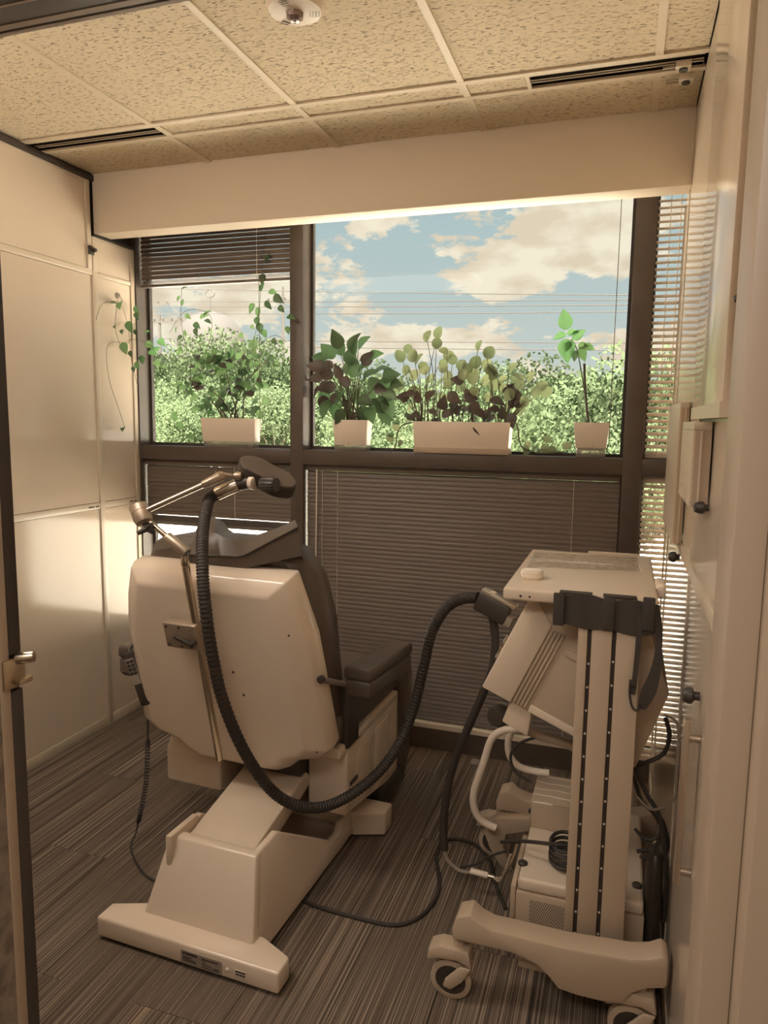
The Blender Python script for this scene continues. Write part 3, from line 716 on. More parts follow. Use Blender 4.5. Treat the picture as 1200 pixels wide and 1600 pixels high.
for px, py in drk:
    p = W(px, py, 'y', 3.18+R.random()*.06); a = R.uniform(-3.1, 3.1)
    leaf(t3, 'pu', p, (math.sin(a), R.uniform(-.7, 0), math.cos(a)), R.uniform(.05, .075), R.uniform(-.6, .6), o3)
for k, p in enumerate(ends[:50]):
    bx = min(max(p.x+R.uniform(-.06, .06), -.89), -.51)
    stems.tube([Vector((bx, o3.y-.01, o3.z+h-.03))-o3, Vector(((bx+p.x)/2+R.uniform(-.02, .02), o3.y-.01, (o3.z+h+p.z)/2))-o3, p-o3], lambda t: .003-.0018*t, 5, 4)
for path, lv in ((((645, 660), (628, 665), (620, 680), (618, 697), (610, 706)), ((632, 650), (625, 660), (622, 672), (616, 680), (622, 695), (612, 690))), (((798, 655), (808, 665), (812, 690), (820, 702), (845, 708), (880, 706)), ((820, 700), (830, 704), (845, 702), (855, 706), (868, 700), (880, 697), (838, 690), (818, 709), (860, 690)))):
    stems.tube([W(px, py, 'y', 3.172+.012*(i > 0))-o3 for i, (px, py) in enumerate(path)], .003, 6, 5)
    for px, py in lv: leaf(t3, 'rd' if R.random() < .5 else 'ov', W(px, py, 'y', 3.20), (R.uniform(-1, 1), -.3, R.uniform(-.3, .8)), .036, 0, o3)
stems.build('stem', M_STEM, t3)

# 4: single-stemmed seedling tied to a stick
t4, o4, w, d, h = planter('potted_seedling', 'tall seedling with a few bright green leaves tied to a stick', -.213, -.068, 3.188, 3.262, SZ, 1.553, .040, .006)
MB().box(-w+.012, w-.012, -d+.008, d-.008, 0, .0395, b=.003).build('water_reservoir', M_CLEAR, t4)
MB().box(-w+.02, -w+.024, -d+.016, -d+.02, .002, .038).box(w-.024, w-.02, -d+.016, -d+.02, .002, .038).box(-w+.02, w-.02, -d+.016, -d+.02, .03, .038).build('wick_frame', M_GREY, t4)
MB().lathe([(.012, 0), (.012, .003)], (-.004, -d-.0005, .058), (0, -1, 0), 16).build('water_gauge', M_ALU, t4)
yy = 3.225; g = lambda px, py, y=yy: W(px, py, 'y', y)-o4
MB().tube([g(920, 668), g(917, 640), g(914, 600), g(913, 568)], .0055, 8, 5).build('stake', M_STEM, t4)
MB().tube([g(919, 668), g(914, 620), (g(908, 580)), g(901, 545), g(893, 530)], .0026, 6, 5).build('stem', M_STEMG, t4)
for px, py, a, s, kd in ((884, 515, -.1, .085, 'br'), (884, 522, -1.9, .055, 'br'), (884, 530, 3.0, .10, 'br'), (886, 522, 1.3, .05, 'br'), (895, 530, .9, .062, 'br'), (903, 540, 1.6, .045, 'ovg'), (905, 545, 2.6, .06, 'ovg'), (912, 540, 1.9, .05, 'ovg'), (900, 548, 3.3, .045, 'ov'), (922, 668, 1.2, .03, 'ovg'),
                         (893, 535, -2.5, .05, 'br')):
    leaf(t4, kd, W(px, py, 'y', yy-.01), (math.sin(a), -.25, math.cos(a)), s, R.uniform(-.3, .3), o4)
# ================================================================ TREATMENT CHAIR
CO = Vector((-1.115, 1.60, 0)); CA = math.radians(-2.3)
RM = Matrix.Rotation(CA, 3, 'Z'); RI = RM.transposed()
def C(px, py, ax, v):
    """chair-local point at a photo pixel on a chair-local plane"""
    d = RI@ray(px, py); o = RI@(EYE-CO); i = 'xyz'.index(ax)
    return o+d*((v-o[i])/d[i])
ch = thing('treatment_chair', 'large white and dark vinyl treatment chair facing the windows', 'chair', CO, CA)
cb = -.09   # the upper chair stands a little left of the base's axis
# base
def foot(y0, y1, z1, inward, name):
    s = 1 if inward > 0 else -1
    yi = y1 if s > 0 else y0
    pts = [(-.306, y0), (.306, y0), (.306, y1), (.20, yi+.045*s), (-.20, yi+.045*s), (-.306, y1)] if s > 0 else [(-.306, y1), (-.306, y0), (-.20, y0-.045), (.20, y0-.045), (.306, y0), (.306, y1)]
    o = MB().prism(pts, 'z', .010, z1, b=.008, seg=3).build(name, M_SHELL, ch)
    for x in (-.27, .27): MB().cyl((x, (y0+y1)/2, 0), (x, (y0+y1)/2, .012), .02, n=14).build('glide', M_RUBBER, o)
    return o
ff = foot(0, .068, .074, 1, 'foot'); foot(.815, .892, .100, -1, 'foot')
# rating plate, sticker and screw on the rear foot
pl = Box('rating_plate', M_GREY, ff, -.005, .130, -.0015, .001, .016, .056)
pr = MB()
for i, (a, b_, z, hh) in enumerate(((.002, .008, .0455, .007), (.010, .050, .0455, .007), (.002, .034, .038, .0022), (.002, .028, .034, .0022), (.002, .044, .030, .0022), (.002, .048, .0255, .0022), (.064, .118, .046, .0035), (.064, .080, .041, .002), (.066, .078, .034, .002), (.066, .096, .029, .002), (.102, .122, .0265, .003), (.064, .12, .022, .002))):
    pr.box(a, b_, -.0021, -.0012, z, z+hh)
pr.build('plate_print', M_PRINT, pl)
st = Box('sticker', M_POT, ff, .172, .208, -.0012, .001, .030, .048); sp = MB()
for k in range(11): sp.box(.174+k*.003, .1755+k*.003+.0006*(k % 3), -.0018, -.001, .032, .038)
sp.box(.174, .206, -.0018, -.001, .041, .046); sp.build('barcode', M_PRINT, st)
MB().lathe([(.006, 0), (.006, .003), (.002, .005)], (.148, -.0, .040), (0, -1, 0), 14).build('screw', M_WHITEPL, ff)
# column cover: sloped back slab and two side walls, open towards the lift arm
xo = lambda z: .200-.175*z
prof = [(.060, .06), (.150, .285), (.285, .288), (.60, .085), (.655, .078), (.70, .105), (.83, .105), (.83, .02), (.10, .02)]
for s in (-1, 1):
    n = len(prof)
    v = [(s*xo(z), y+(.014 if k_ < 2 else 0), z) for k_, (y, z) in enumerate(prof)]+[(s*(xo(z)-.024), y, z) for y, z in prof]
    f = [tuple(range(n)), tuple(range(2*n-1, n-1, -1))]+[(i, (i+1) % n, n+(i+1) % n, n+i) for i in range(n)]
    MB().bev(v, f, .006, 2).build('side_wall', M_SHELL, ch)
q = [(.060, .05), (.150, .285), (.185, .285), (.10, .05)]
v = [(-xo(z)-.0005, y, z) for y, z in q]+[(xo(z)+.0005, y, z) for y, z in q]
MB().bev(v, [(0, 1, 2, 3), (7, 6, 5, 4), (0, 4, 5, 1), (1, 5, 6, 2), (2, 6, 7, 3), (3, 7, 4, 0)], .006).build('back_slab', M_SHELL, ch)
Box('base_floor', M_CASE2, ch, -.17, .17, .10, .82, .03, .045)
# lift arm
la = [(.17, .255), (.56, .345), (.60, .295), (.22, .19)]
MB().prism([(y, z) for y, z in la], 'x', -.122, .112, b=.006).build('lift_arm', M_CASE, ch)
MB().cyl((-.13, .21, .235), (.12, .21, .235), .018, n=14).build('pivot', M_CHROME, ch)
Box('lift_lug', M_CASE, ch, -.145, -.123, .12, .26, .20, .30, b=.006)
# seat carrier
MB().prism([(.575, .455), (1.09, .455), (1.10, .13), (.98, .13), (.62, .20), (.575, .20)], 'x', .105, .253, b=.010, seg=3).build('seat_side', M_SHELL, ch)
MB().prism([(.50, .36), (.56, .45), (1.09, .455), (1.10, .13), (.98, .13), (.56, .22), (.50, .24)], 'x', -.43, -.20, b=.010, seg=3).build('seat_side', M_SHELL, ch)
for y0, y1, z0, z1 in ((.66, .80, .20, .40), (.84, .98, .17, .41), (.995, 1.065, .16, .42)):
    Box('side_recess', M_CASE, ch, .2515, .2555, y0, y1, z0, z1, b=.003)
Box('side_slot', M_DARKTRIM, ch, .253, .2575, .60, .665, .30, .316, b=.002)
Box('seat_frame', M_BLACK, ch, -.21, .106, .52, 1.05, .345, .40)
Box('seat_deck', M_SHELL, ch, -.43, .253, .515, 1.09, .432, .470, b=.008)
# seat cushion, leg rest, foot plate
MB().box(cb-.335, cb+.335, .50, 1.16, .468, .580, b=.030, seg=4).build('seat_cushion', M_VINYL, ch)
MB().prism([(1.10, .52), (1.17, .56), (1.25, .52), (1.23, .15), (1.17, .10), (1.12, .14)], 'x', cb-.33, cb+.355, b=.022, seg=3).build('leg_rest', M_VINYL, ch)
MB().box(cb-.26, cb+.345, .93, 1.20, .035, .135, b=.02, seg=3).build('foot_plate', M_BLACK, ch)
# back shell, leaning back
TT = math.atan2(.18, .70); UP = Vector((0, -math.sin(TT), math.cos(TT))); BK = Vector((0, -math.cos(TT), -math.sin(TT)))
B0 = Vector((cb, .475, .395))
def bp(u, v, w): return B0+Vector((u, 0, 0))+UP*v+BK*w
out = [(-.155, 0), (.155, 0), (.205, .025), (.24, .06), (.335, .085), (.372, .12), (.345, .52), (.322, .62), (.285, .72), (-.285, .72), (-.322, .62), (-.345, .52), (-.372, .12), (-.335, .085), (-.24, .06), (-.205, .025)]
out = [((u*.955 if u > .3 else u), v) for u, v in out]
def ins(k, kv): return [(u*(1-k), .36+(v-.36)*(1-kv)) for u, v in out]
rings = [[bp(u, v, w) for u, v in pts] for pts, w in ((ins(.03, .02), -.055), (out, -.045), (out, .0), (ins(.03, .02), .03), (ins(.16, .10), .062), (ins(.20, .13), .068))]
bs = MB().loft(rings, True, True, b=.006, seg=2).build('back_shell', M_SHELL, ch)
for u, v in ((-.02+.09, .40), (.095, .32), (.295, .55), (.325, .39), (.335, .13)):
    w = .0665 if abs(u) < .2 else {.55: .052, .39: .040, .13: .044}[v]
    MB().lathe([(.004, 0), (.004, .003), (.001, .004)], bp(u*(1 if u < .2 else .94), v, w), BK, 10).build('screw', M_PRINT, bs)
# back cushion
co = [(-.27, .06), (.27, .06), (.315, .12), (.325, .50), (.305, .66), (.25, .755), (.12, .785), (-.12, .785), (-.25, .755), (-.305, .66), (-.325, .50), (-.315, .12)]
def cin(k): return [(u*(1-k), .4+(v-.4)*(1-k)) for u, v in co]
def cin2(k, kt): return [(u*(1-k), (.4+(v-.4)*(1-k)) if v < .4 else (.4+(v-.4)*(1-kt))) for u, v in co]
MB().loft([[bp(u, v, w) for u, v in pts] for pts, w in ((cin(.05), -.050), (cin(0), -.07), (cin2(-.03, .0), -.115), (cin2(-.03, .035), -.16), (cin2(.02, .075), -.195), (cin2(.10, .13), -.215), (cin2(.24, .24), -.222))], True, True).build('back_cushion', M_VINYL, ch)
# head pillow with a hollow for the neck
hcol = [(0, .0), (1, .12), (2, .25), (3, .37), (4, .5), (5, .62), (6, .75), (7, .88), (8, 1.0)]
def poly(pl, t):
    L = [0]
    for a_, b_ in zip(pl, pl[1:]): L.append(L[-1]+math.hypot(a_[0]-b_[0], a_[1]-b_[1]))
    x = t*L[-1]
    for i in range(len(pl)-1):
        if x <= L[i+1]+1e-9:
            u = (x-L[i])/(L[i+1]-L[i]); return (pl[i][0]+(pl[i+1][0]-pl[i][0])*u, pl[i][1]+(pl[i+1][1]-pl[i][1])*u)
    return pl[-1]
rowA = ((290, 886), (376, 890), (472, 868)); rowB = ((292, 866), (378, 870), (466, 824))
rowC = ((298, 842), (312, 818), (326, 805), (338, 812), (348, 826), (366, 836), (400, 836), (436, 824), (462, 813))
NC = 17
gA = [C(*poly(rowA, i/(NC-1)), 'y', .315) for i in range(NC)]; gB = [C(*poly(rowB, i/(NC-1)), 'y', .308) for i in range(NC)]
gC = [C(*poly(rowC, i/(NC-1)), 'y', .415) for i in range(NC)]
gM = [(gB[i]+gC[i])/2+Vector((0, -.014, .014)) for i in range(NC)]
gD = [Vector((p.x, .455, p.z-.012)) for p in gC]; gE = [Vector((p.x, .47, 1.10)) for p in gC]
MB().loft([[g_[i] for g_ in (gA, gB, gM, gC, gD, gE)] for i in range(NC)], True, True).build('head_pillow', M_VINYL, ch)
MB().tube([p+Vector((0, -.001, 0)) for p in gB], .0028, 6, 2).build('piping', M_BLACK, ch)
# armrests
def arm(pts, zt, nm, nn, sx):
    V = lambda d, z: [(p[0]+(d if i in (1, 2) else -d), p[1]+(d if i in (2, 3) else -d), z) for i, p in enumerate(pts)]
    a = thing_part = MB().loft([V(-.008, zt-.048), V(.0, zt-.04), V(0, zt-.008), V(-.006, zt)], True, True, b=.011, seg=3).build('armrest', M_VINYL, ch)
    MB().loft([V(-.012, zt-.112), V(-.002, zt-.098), V(-.002, zt-.052), V(-.010, zt-.044)], True, True, b=.010, seg=3).build('under_pad', M_VINYL, a)
    return a
arm([(.245, .560), (.343, .555), (.372, .90), (.290, .905)], .742, 0, 0, 1)
arm([(-.545, .400), (-.447, .400), (-.46, .78), (-.555, .78)], .760, 0, 0, -1)
for x0, x1, y0, y1, z1 in ((.225, .262, .56, .66, .66), (-.47, -.43, .56, .66, .67)):
    Box('arm_post', M_BLACK, ch, x0, x1, y0, y1, .45, z1, b=.006)
p0 = C(501, 1062, 'y', .345); p1 = C(545, 1070, 'y', .60)
MB().cyl(p0, p1, .0095, n=14).build('arm_rod', M_GREY, ch)
MB().cyl(p0-Vector((.0, .004, 0)), p0+Vector((0, .010, 0)), .0115, n=16).build('rod_grommet', M_BLACK, ch)
# power lead of the chair on the floor
fz = .006
ld = MB().tube([(W(px, py, 'z', fz)) for px, py in ((455, 1392), (480, 1410), (550, 1432), (620, 1445), (665, 1425), (686, 1385), (682, 1335), (700, 1312), (740, 1318), (765, 1345), (772, 1375), (790, 1420))], .0065, 8, 8).build('power_lead', M_RUBBER)
tag(ld, 'dark grey power lead looping on the carpet between chair and cart', 'cable')
hc = None
# ================================================================ HAND CONTROL ON THE LEFT ARM
h0 = C(205, 1022, 'y', .365); h1 = C(227, 1086, 'y', .365)
hcn = thing('hand_control', 'black hand control with eight buttons hanging at the chair arm', 'remote control', CO+RM@Vector((h1.x, h1.y, h1.z)), CA)
D = (h0-h1); D.normalize(); X_ = Vector((1, 0, 0)); X_ = (X_-D*X_.dot(D)).normalized(); Yn = D.cross(X_)
ln = (h0-h1).length
def hp_(a, b_, c_): return X_*a+D*b_+Yn*c_
def hbox(x0, x1, y0, y1, z0, z1, b):
    v = [hp_(x, y, z) for x in (x0, x1) for y in (y0, y1) for z in (z0, z1)]
    return MB().bev(v, [(0, 1, 3, 2), (4, 6, 7, 5), (0, 4, 5, 1), (2, 3, 7, 6), (0, 2, 6, 4), (1, 5, 7, 3)], b)
sg = 1 if Yn.y < 0 else -1   # towards the viewer
hbox(-.026, .030, -.035, ln+.01, -.012, .012, .009).build('body', M_BLACK, hcn)
fc = sg*.0125
kp = hbox(-.023, .014, ln*.30, ln*.92, min(fc-.0008, fc+.0008), max(fc-.0008, fc+.0008), 0).build('keypad', M_GREY, hcn)
for r in range(4):
    for c in range(2):
        a = -.0205+c*.018; y = ln*.92-.012-r*.0135
        hbox(a, a+.014, y-.004, y+.006, min(fc, fc+sg*.003), max(fc, fc+sg*.003), .002).build('button', M_BLACK, kp)
MB().tube([hp_(0, ln+.005, 0), hp_(-.004, ln+.02, -sg*.01), hp_(.01, ln+.03, -sg*.03)], .006, 8, 4).build('hanger', M_BLACK, hcn)
ori = CO+RM@h1
def hw(px, py, y): return RI@(W(px, py, 'y', y)-ori)
ca = [hw(222, 1090, 2.03), hw(231, 1120, 2.04), hw(231, 1160, 2.05)]
MB().tube([hp_(0, -.03, 0)]+ca[1:], .0035, 8, 5).build('cord', M_RUBBER, hcn)
A0 = hw(231, 1158, 2.05); A1 = hw(228, 1225, 2.06); A2 = hw(216, 1284, 2.07); cx = curve([A0, A1, A2], 90)
pts = []
for i, p in enumerate(cx):
    an = i*1.05; pts.append(p+Vector((.008*math.cos(an), .008*math.sin(an), 0)))
MB().tube(pts, .0026, 5, 1).build('coiled_cord', M_RUBBER, hcn)
MB().tube([A2, RI@(W(212, 1302, 'y', 2.05)-ori), RI@(W(204, 1325, 'z', .02)-ori), RI@(W(218, 1356, 'z', .006)-ori), RI@(W(236, 1373, 'z', .006)-ori), RI@(W(270, 1385, 'z', .03)-ori)], .0035, 8, 6).build('cord', M_RUBBER, hcn)

# ================================================================ COIL ARM ON THE BACK SHELL
ar = thing('coil_arm', 'jointed steel holder arm clamped to the back of the chair', 'support arm', CO, CA)
pt = Vector((-.098, .170, 1.135)); pb = Vector((-.098, .345, .440))
pt = C(290, 884, 'y', .185); pb = C(343, 1186, 'y', .348)
MB().cyl(pb, pt, .0115, n=18, b=.001).build('pole', M_CHROME, ar)
cbk = pt.lerp(pb, .33)
def abox(c, hx, hy, hz, b, ux=Vector((1, 0, 0)), tilt=TT):
    R_ = Matrix.Rotation(tilt, 3, 'X')
    v = [c+R_@Vector((x, y, z)) for x in (-hx, hx) for y in (-hy, hy) for z in (-hz, hz)]
    return MB().bev(v, [(0, 1, 3, 2), (4, 6, 7, 5), (0, 4, 5, 1), (2, 3, 7, 6), (0, 2, 6, 4), (1, 5, 7, 3)], b)
k0 = C(288, 990, 'y', .235)
blk = abox(k0, .058, .020, .042, .003).build('clamp_block', M_ALLOY, ar)
Rt = Matrix.Rotation(TT, 3, 'X')
for sx, sz in ((-.046, .03), (-.046, -.03), (.0, .032), (.0, -.032)):
    MB().lathe([(.005, 0), (.0045, .003), (.002, .003)], k0+Rt@Vector((sx, -.0195, sz)), Rt@Vector((0, -1, 0)), 10).build('screw', M_PRINT, blk)
lv = MB().cyl(k0+Rt@Vector((.048, -.018, -.012)), k0+Rt@Vector((.048, -.040, -.012)), .010, n=12, b=.001)
lv.cyl(k0+Rt@Vector((.048, -.036, -.012)), k0+Rt@Vector((.0, -.048, .018)), .008, .006, 10); lv.build('clamp_lever', M_BLACK, ar)
e0 = pt+Vector((0, 0, .018))
el = C(285, 858, 'y', .178); ej = C(260, 838, 'y', .175); bj = C(222, 806, 'y', .170)
MB().lathe([(.010, -.022), (.014, -.016), (.014, .0), (.009, .012)], pt+Vector((0, 0, .02)), (0, -.05, 1), 14).build('swivel_nut', M_CHROME, ar)
dv = (ej-el).normalized()
MB().cyl(el-dv*.020, ej, .0175, .0165, 18, b=.004).build('joint_sleeve', M_ALLOY, ar)
MB().lathe([(.011, 0), (.011, .002), (.004, .002)], el-dv*.021, -dv, 14).build('end_cap', M_BLACK, ar)
MB().cyl(ej, bj, .0085, n=14).build('lower_rod', M_CHROME, ar)
ax = Vector((.55, -.25, -.75)).normalized()
MB().lathe([(.001, -.036), (.024, -.036), (.028, -.032), (.028, -.012), (.0265, -.011), (.0265, -.009), (.028, -.008), (.028, .010), (.024, .024), (.014, .028)], bj, ax, 28).build('elbow_joint', M_ALLOY, ar)
kb = bj+ax*.05
kn = MB().cyl(bj+ax*.026, kb, .008, n=10)
for a in range(3):
    u = ax.orthogonal().normalized(); w_ = ax.cross(u); dr = u*math.cos(a*2.094)+w_*math.sin(a*2.094)
    kn.cyl(kb-ax*.004, kb+dr*.030, .009, .007, 8)
kn.build('elbow_knob', M_BLACK, ar)
u0 = C(231, 797, 'y', .175); u1 = C(316, 758, 'y', .25); u2 = C(352, 741, 'y', .29)
MB().cyl(u0, u1, .0085, n=14).build('upper_rod', M_CHROME, ar)
du = (u2-u1).normalized()
MB().cyl(u1, u1+du*.060, .0125, .0165, 6, b=.003).cyl(u1+du*.060, u1+du*.072, .0165, .010, 6).build('rod_grip', M_ALLOY, ar)
q0 = u1+du*.07; q1 = C(372, 745, 'y', .315)
MB().cyl(q0, q1, .007, n=10).lathe([(.004, -.014), (.012, -.010), (.014, 0), (.012, .010), (.004, .014)], C(372, 744, 'y', .315), (1, .3, 0), 14).build('ball_link', M_ALLOY, ar)

# ================================================================ FIGURE-EIGHT COIL AND ITS HOSE
cc = C(419, 737, 'y', .36)
cl = thing('stimulation_coil', 'dark figure-eight coil paddle with handle and long black corrugated hose', 'coil', CO+RM@cc, CA)
# paddle axes: long axis runs down to the right, flat top looks up and back
L_ = Vector((.82, .10, -.40)).normalized(); Nn = Vector((.24, -.34, .90)); Nn = (Nn-L_*Nn.dot(L_)).normalized(); S_ = Nn.cross(L_)
def fig8(k, n=40):
    P = []
    for i in range(n):
        a = 2*math.pi*i/n; x = .098*math.cos(a); y = .052*math.sin(a)*(1-.22*math.exp(-(x/.035)**2))
        P.append((x*k if k > 0 else x, y*k))
    return P
rg = [[L_*x*k+S_*y*k+Nn*h for x, y in fig8(1)] for k, h in ((.93, -.044), (.99, -.040), (1.0, -.034), (1.0, -.004), (.985, .0), (.95, .002))]
MB().loft(rg, True, True).build('paddle', M_BLACK, cl)
MB().loft([[L_*x*k+S_*y*k+Nn*h for x, y in fig8(1)] for k, h in ((.955, .001), (.94, .003), (.0, .003))], False, True).build('paddle_pad', M_VINYL, cl)
lc = lambda px, py, y: C(px, py, 'y', y)-cc
ha, hb, hcx = lc(338, 772, .30), lc(372, 757, .325), lc(392, 753, .335)
MB().cyl(ha, hb, .0205, .0195, 18, b=.003).build('handle', M_CHROME, cl)
MB().cyl(hb, hcx, .019, .019, 18).build('handle_sleeve', M_BLACK, cl)
kx = lc(410, 757, .325); ky = lc(432, 757, .318)
MB().lathe([(.016, 0), (.022, .003), (.022, .018), (.017, .021)], hcx, (kx-hcx), 20).build('collar', M_POT, cl)
kb2 = MB(); d = (ky-kx).normalized(); u = d.orthogonal().normalized(); w_ = d.cross(u)
R0 = [u*math.cos(a*math.pi/16)*(.0235 if a % 2 else .0215)+w_*math.sin(a*math.pi/16)*(.0235 if a % 2 else .0215) for a in range(32)]
kb2.loft([[kx+p*.9 for p in R0], [kx+d*.004+p for p in R0], [ky-d*.003+p for p in R0], [ky+p*.88 for p in R0]], True, True); kb2.build('knob', M_BLACK, cl)
MB().cyl(lc(405, 752, .335), lc(418, 745, .36)-Nn*.02, .014, n=12).build('neck', M_BLACK, cl)
hw2 = lambda px, py, y: RI@(W(px, py, 'y', y)-(CO+RM@cc))
hose = [ha+(ha-hb)*.05, lc(325, 785, .27), lc(317, 830, .20), lc(316, 880, .145), lc(320, 940, .12), lc(331, 1020, .13), lc(350, 1100, .16), lc(385, 1180, .22), lc(430, 1240, .30), lc(480, 1262, .38), lc(530, 1252, .47), lc(585, 1213, .56), lc(622, 1165, .62), lc(645, 1110, .66), lc(660, 1050, .66), lc(674, 990, .64), lc(695, 952, .62), lc(720, 936, .60), lc(748, 934, .58)]
P = curve([Vector(p) for p in hose], 44)
k = len(P)
mb = MB(); mb.tube(P, None or (lambda t: .0182), 14, 1)
# corrugation: alternate ring radius
n_ = 14
mb.v = [tuple(v) for v in mb.v]
ctr = [Vector((0, 0, 0))]*k
for i in range(k):
    ring = [Vector(mb.v[i*n_+j]) for j in range(n_)]; c0 = sum(ring, Vector())/n_
    f_ = 1.0 if (i % 4) < 2 else .90
    for j in range(n_): mb.v[i*n_+j] = tuple(c0+(ring[j]-c0)*f_)
mb.build('hose', M_RUBBER, cl)
# plug block that the hose ends in, on the front of the stimulator
pa = lc(748, 936, .58); pbq = lc(795, 962, .57)
def obox(a, b_, hw_, hh, bev):
    d = (b_-a).normalized(); s = d.cross(Vector((0, 1, 0))).normalized(); t = s.cross(d)
    v = [p+s*x*hw_+t*y*hh for p in (a, b_) for x in (-1, 1) for y in (-1, 1)]
    return MB().bev(v, [(0, 1, 3, 2), (4, 6, 7, 5), (0, 4, 5, 1), (2, 3, 7, 6), (0, 2, 6, 4), (1, 5, 7, 3)], bev)
obox(pa, pbq, .030, .028, .006).build('plug', M_BLACK, cl)
dd = (pbq-pa).normalized(); sd = dd.cross(Vector((0, 1, 0))).normalized()
if sd.z < 0: sd = -sd
pg = obox(pa+sd*.034+dd*.0, pbq+sd*.034+dd*.01, .007, .020, .002).build('plug_latch', M_ALLOY, cl)
obox(pa+sd*.0425+dd*.025, pa+sd*.0425+dd*.040, .0008, .012, 0).build('plug_label', M_POT, pg)
obox(pbq-sd*.012-dd*.02, pbq-sd*.012+dd*.02, .016, .022, .004).build('plug_neck', M_GREY, cl)
# ================================================================ EQUIPMENT CART
KO = Vector((-.09, 2.10, 0))
ct = thing('equipment_cart', 'cream wheeled equipment cart with slotted column and flat top tray', 'cart', KO)
def kb_(mb, name, m_, parent=ct, org=KO):
    mb.v = [(v[0]-org.x, v[1]-org.y, v[2]-org.z) for v in mb.v]; return mb.build(name, m_, parent)
lp = [W(px, py, 'y', 1.72) for px, py in ((706, 1468), (706, 1452), (713, 1433), (734, 1430), (748, 1444), (768, 1455), (800, 1462), (840, 1472), (880, 1482), (940, 1492), (985, 1500), (1015, 1500), (1035, 1494), (1050, 1504), (1058, 1520), (1058, 1545), (1040, 1546), (1010, 1546), (988, 1554), (972, 1571), (940, 1566), (900, 1556), (872, 1546), (858, 1528), (838, 1508), (800, 1490), (750, 1478))]
lpp = [(min(p.x, .163), p.z) for p in lp]
leg = MB().prism(lpp, 'y', 1.72, 1.79, b=.006, seg=2, ang=.9); kb_(leg, 'leg', M_CASE2)
leg = MB().prism(lpp, 'y', 2.40, 2.47, b=.006, seg=2, ang=.9); kb_(leg, 'leg', M_CASE2)
def caster(x, y, flip):
    r = .056
    w_ = kb_(MB().lathe([(r-.014, -.014), (r, -.010), (r, .010), (r-.014, .014), (r-.014, -.014)], (x, y, r), (0, 1, 0), 28, cap=False), 'wheel', M_CASE2)
    kb_(MB().lathe([(.001, -.011), (r-.0145, -.011), (r-.0145, .011), (.001, .011)], (x, y, r), (0, 1, 0), 24), 'wheel_disc', M_DARKTRIM, w_)
    fk = MB(); s = -1 if flip else 1
    fk.prism([(x-.064, .112), (x-.060, .144), (x-.03, .158), (x+.050, .158), (x+.058, .112), (x+.02, .126), (x-.03, .122)], 'y', y-.028, y+.028, b=.005)
    for yy in (-.022, .022): fk.prism([(x-.018, r-.012), (x-.012, r+.010), (x+.026, .11), (x+.056, .11), (x+.034, r+.012), (x+.004, r-.018)], 'y', y+yy-.005, y+yy+.005, b=.003)
    fk.cyl((x+.018, y, .15), (x+.018, y, .20), .016, n=12)
    kb_(fk, 'caster_fork', M_CASE2)
for y in (1.755, 2.435): caster(-.372, y, 0); caster(.088, y, 1)
kb_(MB().box(-.20, .14, 1.79, 2.40, .105, .125, b=.004), 'base_plate', M_CASE2)
# column with two bolt slots, near and far
def column(y0, y1):
    cols = ((-.0885, -.068), (-.056, .0, ), (.012, .0615))
    g = MB()
    for x0, x1 in ((-.0885, -.0655), (-.0555, -.0065), (.0035, .0615)): g.box(x0, x1, y0, y1, .11, 1.082, b=.0025)
    g.box(-.0655, -.0555, y0+.012, y1, .11, 1.082).box(-.0065, .0035, y0+.012, y1, .11, 1.082)
    c = kb_(g, 'column', M_CASE2)
    sl = MB().box(-.0655, -.0555, y0+.010, y0+.012, .12, 1.08).box(-.0065, .0035, y0+.010, y0+.012, .12, 1.08); kb_(sl, 'slot_liner', M_DARKTRIM, c)
    return c
cn = column(1.835, 1.895); cf = column(2.40, 2.46)
for x in (-.0605, -.0015):
    for k in range(22):
        z = .20+k*.062 + (.012 if x > -.03 else 0)
        if z > 1.0: break
        kb_(MB().lathe([(.0032, 0), (.0028, .002)], (x, 1.845, z), (0, -1, 0), 8), 'bolt', M_POT, cn)
# tray
TZ = 1.122
kb_(MB().box(-.284, .098, 1.852, 2.462, TZ-.034, TZ, b=.008, seg=3), 'tray', M_CASE)
kb_(MB().box(-.10, .06, 2.468, 2.482, TZ-.03, TZ+.004, b=.003), 'rear_rail', M_CASE)
kb_(MB().box(.096, .122, 2.0, 2.10, TZ-.03, TZ+.008, b=.009, seg=3), 'side_grip', M_POT)
kb_(MB().lathe([(.0035, 0), (.0035, .002)], (-.238, 1.853, TZ-.02), (0, -1, 0), 10).lathe([(.003, 0), (.003, .002)], (-.215, 1.853, TZ-.02), (0, -1, 0), 10), 'tray_screw', M_PRINT)
# bent tube handles at the cart's front
tb = lambda l, y: [W(px, py, 'y', y) for px, py in l]
kb_(MB().tube(tb(((812, 1140), (785, 1142), (768, 1155), (756, 1190), (741, 1235), (741, 1262), (752, 1282), (775, 1294)), 2.30), .0125, 12, 6), 'tube_handle', M_POT)
kb_(MB().tube(tb(((800, 1140), (794, 1160), (797, 1182), (812, 1198), (835, 1205), (858, 1208)), 2.30), .0115, 12, 6), 'tube_handle', M_POT)
kb_(MB().prism([(p.x, p.z) for p in tb(((762, 1290), (765, 1272), (780, 1264), (832, 1266), (832, 1285), (795, 1290), (790, 1310), (805, 1345), (790, 1345), (770, 1312)), 2.42)], 'y', 2.36, 2.40, b=.004), 'front_arm', M_CASE2)
